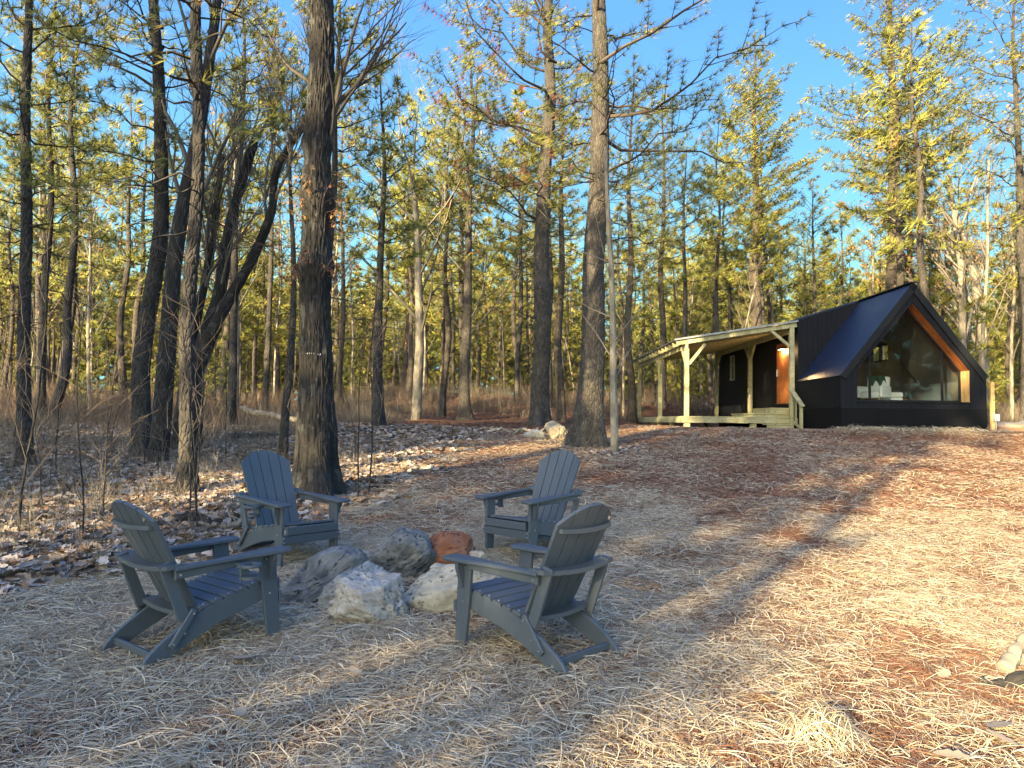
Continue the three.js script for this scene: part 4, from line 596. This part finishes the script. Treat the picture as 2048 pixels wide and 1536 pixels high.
for (const [x, z, o, label] of [
  [-3.25, -26.0, { h: 8.5, r: 0.18, seed: 211, from: 0.32, forks: 9, crook: 0.16, angle: 0.7, col: [0.17, 0.145, 0.11] }, 'bare forked tree with curved branches, centre left'],
  [2.12, -15.8, { h: 6.5, r: 0.085, seed: 212, from: 0.25, forks: 12, crook: 0.06, angle: 1.0, thin: 0.2, blen: 0.22, levels: 3, col: [0.20, 0.18, 0.155] }, 'slender grey bare tree just right of the flared pine'],
  [18.8, -32, { h: 9.5, r: 0.20, seed: 213, lean: [-0.08, 0], from: 0.35, forks: 9, crook: 0.16, angle: 0.7 }, 'pale bare tree leaning left behind the cabin eave'],
  [20.3, -33, { h: 11, r: 0.24, seed: 214, from: 0.28, forks: 10, crook: 0.22, angle: 0.75 }, 'pale crooked bare tree forking low, right of the cabin'],
  [21.2, -36, { h: 10, r: 0.13, seed: 215, lean: [0.06, 0], from: 0.3, forks: 9, leaves: 7 }, 'thin bare tree holding rusty leaves, right of the cabin'],
  [23.5, -40, { h: 11, r: 0.16, seed: 216, from: 0.3, forks: 10, leaves: 8 }, 'rusty-leaved tree at the back right of the woods'],
  [24.0, -34, { h: 8, r: 0.12, seed: 217, from: 0.2, forks: 10, leaves: 8 }, 'low rusty-leaved tree by the right edge'],
  [-1.8, -31.0, { h: 10, r: 0.10, seed: 218, from: 0.3, forks: 9, crook: 0.14 }, 'thin bare tree beside the straight dark centre pine'],
]) plant('bare_tree', bare({ max: 700, ...o }), x, z, label, 'tree', 'bare broadleaf trees');

// ---------------------------------------------------------------- the woods behind: each tree one can still tell apart
const variants = []; for (let k = 0; k < 7; k++) { const h = 10.5 + (k % 4) * 1.5; variants.push(pine({ ...FARP, h, r: 0.12 + 0.015 * (k % 3), cb: h * (0.32 + 0.05 * (k % 4)), cr: 1.9 + 0.25 * (k % 3), seed: 300 + k, wob: 0.2, tint: [1.05, 1, 0.95] })); }
const young = []; for (let k = 0; k < 3; k++) young.push(pine({ ...FARP, h: 4.2 + k, r: 0.05, cb: 0.5, cr: 1.25, seed: 330 + k, tufts: 900, whorl: 0.34, dead: 0, L: 0.26, w: 0.036 }));
const bareV = []; for (let k = 0; k < 4; k++) bareV.push(bare({ h: 7 + k, r: 0.06 + 0.01 * k, seed: 340 + k, from: 0.25, forks: 10, levels: 3, crook: 0.12, max: 400, sides: 7, blen: 0.3, col: [0.15, 0.13, 0.10], leaves: k >= 2 ? 3 : 0 }));
{
  const r = rng(909), taken = [], inView = (x, d) => Math.abs(x) < d * 0.70 + 3, placed = { n: 0 };
  const zone = (x, d) => { const p = 1024 + 1538 * x / d; return (d < 43 ? 'standing near the front of the woods ' : 'deep in the woods ') + (p < 260 ? 'at the far left' : p < 540 ? 'left of the great oak' : p < 760 ? 'right behind the great oak' : p < 1060 ? 'at the centre' : p < 1270 ? 'left of the porch' : p < 1600 ? 'behind the porch' : p < 1960 ? 'behind the cabin' : 'at the right edge'); };
  const free = (x, z, gap) => { for (const [a, b] of taken) if ((a - x) ** 2 + (b - z) ** 2 < gap * gap) return false; if (x > 3.5 && x < 14.5 && z > -35 && z < -18) return false; taken.push([x, z]); return true; };
  scene.children.forEach((o) => { if (/tree/.test(o.name)) taken.push([o.position.x, o.position.z]); });
  for (let k = 0; k < 2400 && placed.n < 185; k++) {
    const d = 27 + 45 * Math.pow(r(), 1.15), x = (r() * 2 - 1) * (d * 0.80 + 6), z = -d; if (!free(x, z, 1.9)) continue; if (d < 31 && x > -8 && x < 2 && r() < 0.7) continue;
    placed.n++; const t = plant('pine_tree', variants[Math.floor(r() * 7)], x, z, 'slender pine ' + zone(x, d), 'tree', 'slender pines ' + zone(x, d), r() * 6.28, 0.82 + 0.38 * r());
  }
  for (let k = 0, n = 0; k < 1600 && n < 105; k++) { const d = 20 + 40 * Math.sqrt(r()), x = (r() * 2 - 1) * (d * 0.70 + 2), z = -d; if (x > -6 && x < 15 && d < 34) continue; if (!free(x, z, 1.4)) continue; n++; plant('young_pine', young[Math.floor(r() * 3)], x, z, 'bushy low young pine ' + zone(x, d), 'tree', 'young pines ' + zone(x, d), r() * 6.28, 0.6 + 0.7 * r()); }
  for (let k = 0, n = 0; k < 900 && n < 44; k++) { const d = 24 + 34 * r(), x = (r() * 2 - 1) * (d * 0.70 + 2), z = -d; if (!free(x, z, 1.2)) continue; n++; plant('bare_sapling', bareV[Math.floor(r() * 4)], x, z, 'thin bare young tree ' + zone(x, d), 'tree', 'thin bare young trees ' + zone(x, d), r() * 6.28, 0.6 + 0.7 * r()); }
}
{ // far-off wood that reads as one mass
  const v = [0, 2, 4].map((k) => pine({ ...FARP, sides: 5, rows: 6, h: 13, r: 0.16, cb: 1.2, cr: 2.8, seed: 360 + k, tufts: 800, L: 0.55, w: 0.11, nn: 7, step: 0.5, dead: 0 })), r = rng(31);
  v.forEach((p, q) => {
    const tint = (g, c) => { const n = g.attributes.position.count, a = new Float32Array(n * 3); for (let i = 0; i < n; i++) a.set(c, i * 3); g.setAttribute('color', new THREE.BufferAttribute(a, 3)); return g; };
    const geo = mergeGeometries([tint(p.trunk.clone(), [0.2, 0.16, 0.12]), p.branches, p.crown]), n = 180, im = new THREE.InstancedMesh(geo, M.needle, n), m = new THREE.Matrix4();
    for (let k = 0; k < n; k++) { const d = 68 + 75 * r(), x = (r() * 2 - 1) * (d * 0.9 + 14), s = 0.85 + 0.4 * r(); m.makeRotationY(r() * 6.28).scale(V(s, s, s)).setPosition(x, ground(x, -d) - 0.2, -d); im.setMatrixAt(k, m); }
    im.name = numbered('far_woods'); im.castShadow = im.receiveShadow = true; scene.add(im); tag(im, 'far-off pine wood closing the view behind the nearer trees', 'woods', null, 'stuff');
  });
}
// trees left of and behind the photographer, whose shade lies over the clearing
{
  const sv = []; for (let k = 0; k < 3; k++) sv.push(pine({ ...FARP, sides: 10, h: 15 + k, r: 0.15, cb: 3.2 + k * 0.6, cr: 3.0, seed: 400 + k, tufts: 2200, L: 0.40, w: 0.07, whorl: 0.4, dead: 8 }));
  const tall = pine({ ...FARP, sides: 12, h: 18, r: 0.16, cb: 9.5, cr: 3.0, seed: 410, tufts: 2000, L: 0.40, w: 0.07, dead: 6 });
  const at = (q, s) => [0.838 * q + 0.546 * s, 0.546 * q - 0.838 * s];      // q across the sun's path, s along it
  const SH = [[-3.6, -11, 0], [-4.9, -17, 1], [-5.7, -12, 2], [-5.0, -24, 0], [-11.9, -14, 1], [-12.6, -10, 2], [-12.4, -21, 0], [-14.8, -17, 1], [-17, -9, 2], [-18.5, -20, 0], [-21, -12, 1], [-3.5, -27, 2], [-10.9, -12, 0], [-6.9, -19, 2], [-12.9, -30, 1], [-23.5, -20, 2], [-26, -10, 0], [-15, -28, 0], [-29, -18, 1], [-20, -30, 2]];
  for (const [q, s, v] of SH) { const [x, z] = at(q, s); plant('pine_tree', sv[v], x, z, 'bushy pine standing behind the photographer, outside the view', 'tree', 'pines behind the photographer', q * 1.7, 0.95 + 0.1 * Math.sin(q)); }
  for (const [q, s, k] of [[-1.72, -13, 1], [-3.0, -16, 1.05], [-2.3, -24, 1.25], [-4.2, -14, 1], [-5.6, -9, 0.9]]) { const [x, z] = at(q, s); plant('pine_tree', tall, x, z, q === -1.72 ? 'tall clean-stemmed pine behind the photographer, its shadow crossing the lawn' : 'tall pine with high crown behind the photographer', 'tree', q === -1.72 ? undefined : 'tall pines behind the photographer', q * 2.1, k); }
  for (let k = 0; k < 16; k++) { const t = k / 15, x = 17 + 26 * ((k * 0.618) % 1), z = -2 + 36 * t; plant('pine_tree', sv[k % 3], x, z, 'bushy pine behind the photographer on the right, mirrored in the cabin window', 'tree', 'pines mirrored in the cabin window', k * 1.3, 1 + 0.15 * Math.sin(k * 3)); }
  plant('pine_tree', pine({ ...MID, h: 16, r: 0.2, cb: 5.5, cr: 4.6, seed: 420, tufts: 2400 }), 17.2, -20.5, 'pine just outside the right edge, branches reaching into view', 'tree', 'pines standing round the clearing');
}
// ---------------------------------------------------------------- ground cover
const setMat = (im, k, x, z, s, turn, lift = 0, tilt = 0) => { const e = 0.25, gx = (ground(x + e, z) - ground(x - e, z)) / (2 * e), gz = (ground(x, z + e) - ground(x, z - e)) / (2 * e), n = V(-gx, 1, -gz).normalize(), m = new THREE.Matrix4(), q = new THREE.Quaternion().setFromUnitVectors(V(0, 1, 0), n).multiply(new THREE.Quaternion().setFromAxisAngle(V(0, 1, 0), turn)); m.compose(V(x, ground(x, z) + lift, z), q, V(s, s, s)); im.setMatrixAt(k, m); };
function scatter(name, geos, mat, spots, label, category) { geos.forEach((g, v) => { const mine = spots.filter((_, i) => i % geos.length === v); if (!mine.length) return; const im = new THREE.InstancedMesh(g, mat, mine.length); mine.forEach(([x, z, s, t, l], k) => setMat(im, k, x, z, s, t, l || 0)); im.name = numbered(name); im.castShadow = im.receiveShadow = true; scene.add(im); tag(im, label, category, null, 'stuff'); }); }
M.straw = new THREE.MeshStandardMaterial({ vertexColors: true, roughness: 0.8, side: THREE.DoubleSide });
function strawGeo(seed, n, R, Lmin, Lmax, w, hgt, cols, curl = 1) {
  const r = rng(seed), g = new GB();
  for (let k = 0; k < n; k++) {
    const a = r() * 6.283, q = R * Math.sqrt(r()), L = lerp(Lmin, Lmax, r()), seg = 5; let th = r() * 6.283, x = Math.cos(a) * q, z = Math.sin(a) * q; const bend = (r() - 0.5) * 2.6 * curl, c0 = cols[Math.floor(r() * cols.length)], cv = 0.65 + 0.5 * r(), c = c0.map((e) => e * cv), h0 = r() * hgt, h1 = r() * hgt, arch = r() * hgt * 0.9, ww = w * (0.6 + 0.7 * r()); let pa, pb; x -= Math.cos(th) * L / 2; z -= Math.sin(th) * L / 2;
    for (let i = 0; i <= seg; i++) { const s = i / seg, y = 0.004 + lerp(h0, h1, s) + arch * 4 * s * (1 - s), wx = -Math.sin(th) * ww / 2, wz = Math.cos(th) * ww / 2, tw = 0.4 * ww * Math.sin(s * 5 + k); const A = g.vert(x + wx, y + tw, z + wz, c), Bv = g.vert(x - wx, y - tw * 0.3, z - wz, c); if (i) { g.tri(pa, A, pb); g.tri(pb, A, Bv); } pa = A; pb = Bv; x += Math.cos(th) * L / seg; z += Math.sin(th) * L / seg; th += bend / seg; }
  }
  return g.build();
}
const STRAW = [[0.62, 0.52, 0.34], [0.55, 0.45, 0.285], [0.72, 0.63, 0.44], [0.46, 0.35, 0.21], [0.56, 0.51, 0.39], [0.27, 0.185, 0.105]], RUSTN = [[0.24, 0.105, 0.055], [0.19, 0.085, 0.045], [0.30, 0.15, 0.08], [0.33, 0.20, 0.11]];
{
  const r = rng(515), nearS = [0, 1, 2, 3, 4].map((k) => strawGeo(520 + k, 190, 0.42, 0.07, 0.34, 0.003, 0.026, STRAW)), farS = [0, 1, 2].map((k) => strawGeo(530 + k, 150, 0.6, 0.1, 0.32, 0.0055, 0.03, [...STRAW, ...RUSTN])), nearR = [0, 1, 2].map((k) => strawGeo(540 + k, 130, 0.4, 0.08, 0.2, 0.003, 0.014, RUSTN, 0.35)), farR = [0, 1].map((k) => strawGeo(550 + k, 110, 0.6, 0.12, 0.28, 0.007, 0.02, RUSTN, 0.4));
  const S = [], S2 = [], N = [], N2 = [];
  const rocky = (x, z) => { for (const [a, b] of [[-0.95, -6.15]]) if (Math.hypot(x - a, z - b) < 0.42) return true; return false; };
  for (let k = 0; k < 6400; k++) { const d = 1.4 + 9.1 * Math.pow(r(), 0.78), x = (r() * 2 - 1) * (d * 0.78 + 1.4), z = -d, L = lawnEdge(x, z), so = soilAt(x, z); if (r() < L * (1 - 0.82 * so) * (rocky(x, z) ? 0.2 : 1)) { if (r() < 0.46 - 0.16 * sstep(x, 0.8, 2.6)) S.push([x, z, 0.8 + 0.4 * r(), r() * 6.28, 0.012 * r()]); if (r() < 0.5 * sstep(x, 0.5, 2)) N.push([x, z, 1, r() * 6.28, 0.01]); } else if (r() < (L > 0.4 ? 0.9 : 0.25)) N.push([x, z, 0.9 + 0.3 * r(), r() * 6.28, 0]); }
  for (let k = 0; k < 5200; k++) { const d = 9.5 + 14 * r(), x = lerp(-4, d * 0.80 + 2, r()), z = -d, L = lawnEdge(x, z), so = soilAt(x, z); if (x > 8.8 && x < 13 && d > 20.7) continue; if (x > 5.3 && x < 8.9 && d > 23.9) continue; if (r() < L * (1 - 0.85 * so)) { if (r() < 0.42 - 0.1 * sstep(x, 2, 5)) S2.push([x, z, 0.8 + 0.5 * r(), r() * 6.28, 0]); } else if (r() < 0.75) N2.push([x, z, 0.9 + 0.4 * r(), r() * 6.28, 0]); }
  for (let k = 0; k < 900; k++) { const d = 20 + 30 * r(), x = (r() * 2 - 1) * d * 0.7, z = -d; if (x > 5 && x < 13.2 && d < 34) continue; N2.push([x, z, 1 + 0.6 * r(), r() * 6.28, 0]); }
  // tousled straw along the foot of the cabin and the porch
  for (let k = 0; k < 120; k++) { const x = lerp(8.6, 13.3, r()), z = -20.55 + 0.45 * r(); S2.push([x, z, 0.7 + 0.4 * r(), r() * 6.28, 0.0]); }
  const lab = 'pale dry straw strewn over the clearing', tuft = [0, 1].map((k) => strawGeo(560 + k, 60, 0.4, 0.2, 0.4, 0.008, 0.11, STRAW));
  scatter('straw', nearS, M.straw, S, lab, 'straw'); scatter('straw', farS, M.straw, S2, lab, 'straw');
  const NT = []; for (let k = 0; k < 34; k++) { const x = lerp(8.9, 13.1, r()); NT.push([x, -20.6 + 0.2 * r(), 0.7 + 0.4 * r(), r() * 6.28, 0]); } scatter('straw', tuft, M.straw, NT, 'tousled straw along the foot of the cabin', 'straw');
  scatter('pine_needles', nearR, M.straw, N, 'rust brown fallen pine needles on the red soil', 'needles'); scatter('pine_needles', farR, M.straw, N2, 'rust brown fallen pine needles on the red soil', 'needles');
  // one thick heap of straw near the lower right
  const hp = strawGeo(570, 240, 0.2, 0.2, 0.5, 0.0034, 0.12, STRAW), pp = hp.attributes.position; for (let i = 0; i < pp.count; i++) { const q = Math.hypot(pp.getX(i), pp.getZ(i)); pp.setY(i, pp.getY(i) * Math.exp(-q * q * 14) + 0.09 * Math.exp(-q * q * 22) + 0.004); } hp.computeVertexNormals(); const m = mesh('straw_heap', hp, M.straw); m.position.set(1.46, ground(1.46, -3.66) - 0.01, -3.66); m.scale.set(0.8, 0.7, 0.8); tag(m, 'small heap of tangled pale straw at lower right', 'straw', null, 'stuff');
}
// oak leaves
function leafPart(g, r, p, size, c, q) {
  const n = 7, L = size, out = (s) => (0.12 + 0.26 * Math.sin(Math.PI * Math.pow(s, 0.8)) * (0.56 + 0.44 * Math.cos(s * Math.PI * 2 * 3.2))) * L, curl = (r() - 0.3) * 1.6, cup = (r() - 0.2) * 1.4; let a, b, m; const v = V(0, 0, 0);
  const put = (x, y) => { v.set(x, 0.5 * cup * x * x / L + 0.35 * curl * (y - L / 2) * (y - L / 2) / L, y - L / 2).applyQuaternion(q).add(p); return g.vert(v.x, v.y, v.z, c); };
  for (let i = 0; i <= n; i++) { const s = i / n, w = i === n ? 0.02 * L : out(s), y = s * L, na = put(-w, y + 0.03 * L), nb = put(w, y + 0.03 * L), nm = put(0, y); if (i) { g.tri(a, m, na); g.tri(m, nm, na); g.tri(m, b, nm); g.tri(b, nb, nm); } a = na; b = nb; m = nm; }
}
const LEAFC = [[0.35, 0.295, 0.24], [0.26, 0.20, 0.145], [0.43, 0.375, 0.32], [0.16, 0.11, 0.075], [0.38, 0.34, 0.295], [0.26, 0.155, 0.09]];
{
  const litter = [0, 1, 2, 3, 4].map((k) => { const r = rng(600 + k), g = new GB(); for (let i = 0; i < 70; i++) { const a = r() * 6.28, d = 0.5 * Math.sqrt(r()), c = LEAFC[Math.floor(r() * 6)], v = 0.8 + 0.4 * r(); leafPart(g, r, V(Math.cos(a) * d, 0.012 + 0.045 * r(), Math.sin(a) * d), 0.08 + 0.07 * r(), c.map((e) => e * v), new THREE.Quaternion().setFromEuler(new THREE.Euler((r() - 0.5) * 1.3, r() * 6.28, (r() - 0.5) * 1.3))); } return g.build(); });
  const r = rng(611), spots = [];
  for (let k = 0; k < 4200; k++) { const d = 5.8 + 15 * Math.pow(r(), 0.9), x = lerp(-d * 0.72 - 1, 0.5, r()), z = -d, L = lawnEdge(x, z); if (r() < (1 - L) * (d < 13 ? 0.95 : 0.5)) spots.push([x, z, 0.9 + 0.3 * r(), r() * 6.28, 0]); }
  for (let k = 0; k < 40; k++) spots.push([lerp(1, 2.7, r()), lerp(-17.2, -15.4, r()), 0.8, r() * 6.28, 0]);
  scatter('leaf_litter', litter, M.leaf, spots, 'brown fallen oak leaves covering the ground on the left', 'leaves');
  // single leaves that lie on the straw
  const LS = [[-1.52, -4.48, 0.13, 'pale curled oak leaf by the rear foot of the left chair'], [-0.85, -4.33, 0.09, 'small grey curled leaf on the straw, lower centre left'], [2.35, -3.75, 0.16, 'big pale oak leaf near the right edge of the straw'], [2.28, -3.62, 0.12, 'pale oak leaf lying against the big one at right'], [1.32, -4.05, 0.10, 'small orange-brown leaf on the straw right of centre'], [1.95, -3.45, 0.13, 'pale curled leaf lying at lower right'], [2.05, -3.22, 0.12, 'cream oak leaf at the bottom right'], [0.98, -3.22, 0.11, 'tan leaf at the bottom, left of the straw heap'], [1.72, -3.12, 0.12, 'tan oak leaf at the very bottom, right of the heap'], [1.55, -4.25, 0.10, 'brown leaf on the sunlit straw right of centre'], [-1.28, -3.75, 0.10, 'single grey leaf on the straw at lower left'], [2.45, -4.4, 0.11, 'pale leaf in the shade near the right edge']];
  LS.forEach(([x, z, s, label], k) => { const g = new GB(), q = rng(640 + k), c = k === 4 || k === 9 ? [0.42, 0.19, 0.06] : [0.38, 0.30, 0.20]; leafPart(g, q, V(0, 0, 0), s, c, new THREE.Quaternion().setFromEuler(new THREE.Euler((q() - 0.5) * 0.5, q() * 6.28, (q() - 0.5) * 0.5))); const m = mesh('fallen_leaf', g.build(), M.leaf); m.position.set(x, ground(x, z) + 0.062, z); m.scale.setScalar(1.1); tag(m, label, 'leaf', 'single leaves on the straw'); });
}
// dry weeds and brush
function weedGeo(seed, n, R, h0, h1, w, cols, twigs) {
  const r = rng(seed), g = new GB();
  for (let k = 0; k < n; k++) { const a = r() * 6.28, q = R * Math.sqrt(r()), p = V(Math.cos(a) * q, -0.03, Math.sin(a) * q), H = lerp(h0, h1, r() * r()), c0 = cols[Math.floor(r() * cols.length)], cv = 0.75 + 0.5 * r(), c = c0.map((e) => e * cv), d = V((r() - 0.5) * 0.9, 1, (r() - 0.5) * 0.9).normalize(), pts = [p.clone()], rr = [w]; for (let i = 1; i <= 4; i++) { d.add(V(r() - 0.5, -0.1 * r(), r() - 0.5).multiplyScalar(0.35)).normalize(); p.addScaledVector(d, H / 4); pts.push(p.clone()); rr.push(w * (1 - 0.2 * i)); } g.tube(pts, rr, 3, c); for (let t = 0; t < twigs; t++) { const i = 1 + Math.floor(r() * 3), e = pts[i].clone(), dd = d.clone().add(V(r() - 0.5, r() * 0.5, r() - 0.5).multiplyScalar(1.8)).normalize(); const L = H * (0.15 + 0.3 * r()); g.tube([e, e.clone().addScaledVector(dd, L * 0.5), e.clone().addScaledVector(dd, L).add(V(0, 0.04 * L, 0))], [w * 0.55, w * 0.4, w * 0.2], 3, c); } }
  return g.build();
}
{
  const r = rng(700), GR = [[0.20, 0.175, 0.135], [0.15, 0.125, 0.095], [0.25, 0.22, 0.17], [0.12, 0.095, 0.075]], BR = [[0.17, 0.115, 0.08], [0.21, 0.15, 0.10], [0.13, 0.085, 0.06], [0.24, 0.185, 0.125]];
  const grass = [0, 1, 2].map((k) => weedGeo(710 + k, 46, 0.5, 0.25, 1.0, 0.0035, GR, 1)), brush = [0, 1, 2].map((k) => weedGeo(720 + k, 16, 0.6, 0.8, 2.3, 0.008, BR, 6)), thin = [0, 1].map((k) => weedGeo(730 + k, 10, 0.6, 0.2, 0.7, 0.0025, GR, 3));
  const A = [], B = [], C = [];
  for (let k = 0; k < 2300; k++) { const d = 13.5 + 18 * r(), x = lerp(-d * 0.72 - 2, -3.2 - (d < 20 ? 1.5 : 0), r()), z = -d; if (n2(x * 0.3, z * 0.3) > -0.15 && r() < 0.25 + 0.6 * sstep(d, 14, 20)) A.push([x, z, 0.45 + 0.7 * r() * r() + 0.3 * n2(x * 0.5, z * 0.5), r() * 6.28, 0]); }
  for (let k = 0; k < 500; k++) { const d = 29 + 14 * r(), x = lerp(-8, d * 0.72, r()), z = -d; if (x > 4.5 && x < 14 && d < 35) continue; A.push([x, z, 0.8 + 0.6 * r(), r() * 6.28, 0]); }
  for (let k = 0; k < 800; k++) { const d = 30 + 34 * r(), x = (r() * 2 - 1) * (d * 0.72 + 2), z = -d; if (x > 4 && x < 14.5 && d < 36) continue; B.push([x, z, 0.4 + 0.7 * r() * r() + 0.2 * r(), r() * 6.28, 0]); }
  for (let k = 0; k < 130; k++) { const d = 18 + 12 * r(), x = lerp(-d * 0.72, -7, r()); B.push([x, -d, 0.5 + 0.4 * r(), r() * 6.28, 0]); }
  for (let k = 0; k < 420; k++) { const d = 7 + 9 * r(), x = lerp(-d * 0.72 - 1, -2.6, r()), z = -d; if (lawnEdge(x, z) > 0.5) continue; C.push([x, z, 0.8 + 0.6 * r(), r() * 6.28, 0]); }
  scatter('dry_grass', grass, M.twig, A, 'dry tan grass and weeds under the trees', 'grass'); scatter('brush', brush, M.twig, B, 'bare brown brush filling the floor of the woods', 'brush'); scatter('dry_weeds', thin, M.twig, C, 'sparse dry stalks standing in the leaf litter', 'weeds');
  // thin saplings that stand alone in the leaf litter
  const sap = [0, 1, 2, 3].map((k) => bare({ h: 1.7 + 0.5 * k, r: 0.009 + 0.0015 * k, seed: 740 + k, from: 0.2, forks: 9, levels: 2, blen: 0.3, crook: 0.2, angle: 0.8, sides: 6, col: [0.10, 0.08, 0.065] }));
  const spots = [[-5.6, -9.3], [-4.5, -8.6], [-3.7, -8.9], [-3.3, -8.2], [-6.3, -10.6], [-5.2, -11.4], [-3.95, -9.7], [-6.8, -11.6], [-7.4, -14.2], [-4.9, -13.2], [-3.2, -12.2], [-5.0, -7.9], [-8.6, -15.5], [-5.9, -12.4], [-2.0, -10.2], [-1.95, -10.5], [-2.9, -14.5], [-9.4, -14.6], [-6.0, -8.9], [-4.2, -7.6]];
  spots.forEach(([x, z], k) => { const label = k === 14 || k === 15 ? 'pair of thin dark stems right of the great oak foot' : 'thin leafless sapling standing in the leaf litter on the left'; plant('sapling', { ...sap[k % 4], bark: M.oakBark }, x, z, label, 'sapling', k === 14 || k === 15 ? 'pair of stems by the great oak' : 'thin saplings in the leaf litter', k * 1.9, 0.75 + 0.35 * r()); });
  // pale weed clump that catches the sun on the left
  const wc = mesh('dry_weed_clump', weedGeo(750, 40, 0.16, 0.25, 0.62, 0.003, [[0.50, 0.42, 0.30], [0.42, 0.34, 0.24]], 2), M.twig); wc.position.set(-4.75, ground(-4.75, -8.9), -8.9); tag(wc, 'pale dry weed clump among the leaves on the left', 'weeds', null, 'stuff');
}
// logs, fallen branches, stump wood
function logThing(name, label, a, b, r0, r1, mat, bend = 0.05, seed = 1) {
  const r = rng(seed), P = []; for (let k = 0; k <= 14; k++) { const t = k / 14, x = lerp(a[0], b[0], t), z = lerp(a[2], b[2], t); P.push(V(x - a[0] + bend * n2(t * 3, seed), lerp(a[1], b[1], t) + bend * n2(t * 3 + 20, seed), z - a[2] + bend * n2(t * 3, seed + 9))); }
  const g = new GB(); g.tube(P, P.map((_, k) => lerp(r0, r1, k / 14) * (1 + 0.12 * n2(k * 0.8, seed * 3))), 14, [1, 1, 1], 1, true);
  const t = thing(name, label, 'log', [a[0], ground(a[0], a[2]), a[2]]); mesh('trunk', g.build(), mat, t);
  const B = new GB(); let any = 0; for (let k = 3; k < 13; k += 3) { if (r() < 0.35 || name === 'wood_chunk') continue; any = 1; const p = P[k].clone(), d = V(r() - 0.5, 0.4 + r() * 0.6, r() - 0.5).normalize(), L = (0.1 + 0.3 * r()) * Math.min(1, r0 * 14); B.tube([p, p.clone().addScaledVector(d, L * 0.6), p.clone().addScaledVector(d, L).add(V(0.03, 0, 0.02))], [r0 * 0.35, r0 * 0.25, r0 * 0.12], 5, [0.3, 0.25, 0.2]); } if (any) mesh('branch_stub', B.build(), M.twig, t); return t;
}
logThing('fallen_log', 'grey fallen log lying behind the forked oak', [-6.3, 0.08, -17.2], [-4.6, 0.10, -18.2], 0.11, 0.09, M.oakBark, 0.05, 3);
logThing('fallen_log', 'thin pale fallen trunk slanting down left of the great oak', [-8.2, 0.45, -23.4], [-5.0, 0.02, -19.5], 0.09, 0.06, M.paleBark, 0.06, 5);
logThing('fallen_log', 'pale log propped on the ground right of the great oak', [-4.4, 0.05, -17.0], [-5.0, 0.75, -19.8], 0.085, 0.06, M.paleBark, 0.05, 8);
logThing('fallen_branch', 'pale bent branch behind the cup holder of the second chair', [-3.05, 0.06, -8.2], [-2.45, 0.14, -8.5], 0.035, 0.03, M.paleBark, 0.05, 11);
logThing('fallen_branch', 'long thin branch lying on the leaves left of the second chair', [-4.3, 0.04, -8.15], [-3.1, 0.07, -8.35], 0.03, 0.02, M.paleBark, 0.06, 13);
logThing('fallen_branch', 'dark crooked branch at the heart of the stick pile', [-3.5, 0.06, -8.35], [-2.7, 0.14, -8.75], 0.045, 0.03, M.oakBark, 0.12, 17);
logThing('fallen_branch', 'pale branch lying on the leaves at the left edge', [-5.5, 0.05, -8.1], [-4.95, 0.07, -8.2], 0.05, 0.035, M.paleBark, 0.04, 19);
logThing('fallen_branch', 'long twig lying on the straw border at the left edge', [-4.6, 0.03, -6.4], [-3.2, 0.03, -6.9], 0.014, 0.008, M.paleBark, 0.05, 23);
logThing('fallen_branch', 'pale crooked limb lying left of the tan boulder', [-0.2, 0.05, -20.0], [0.75, 0.12, -19.1], 0.045, 0.03, M.paleBark, 0.1, 29);
logThing('wood_chunk', 'weathered pale wood chunk at the right edge of the lawn', [2.86, 0.03, -4.52], [3.12, 0.19, -4.7], 0.05, 0.028, M.paleBark, 0.012, 31);
logThing('wood_chunk', 'grey root piece lying below the right edge chunk', [2.62, 0.03, -4.35], [3.05, 0.06, -4.30], 0.03, 0.045, M.oakBark, 0.03, 37);
logThing('wood_chunk', 'short red-brown cut branch at the bottom right', [1.40, 0.03, -3.22], [1.46, 0.04, -3.06], 0.03, 0.026, M.oakBark, 0.01, 41);
{ // heap of spoil right of the cabin
  const g = new THREE.SphereGeometry(1, 40, 20, 0, Math.PI * 2, 0, Math.PI / 2), p = g.attributes.position, c = new Float32Array(p.count * 3); for (let i = 0; i < p.count; i++) { const x = p.getX(i), y = p.getY(i), z = p.getZ(i), k = 1 + 0.2 * n3(x * 2, y * 2, z * 2) + 0.06 * n3(x * 7, y * 7, z * 7); p.setXYZ(i, x * 2.6 * k, y * 0.42 * k - 0.08, z * 1.6 * k); const t = sstep(y + 0.3 * n3(x * 5, y * 5, z * 5), 0.55, 0.8); c.set([lerp(0.26, 0.24, t), lerp(0.145, 0.22, t), lerp(0.075, 0.20, t)], i * 3); } g.setAttribute('color', new THREE.BufferAttribute(c, 3)); g.computeVertexNormals();
  const m = mesh('earth_mound', g, M.rock); m.position.set(17.3, ground(17.3, -24.6), -24.6); m.userData = { kind: 'structure', label: 'low mound of orange earth and gravel right of the cabin' };
}
renderer.render(scene, camera);
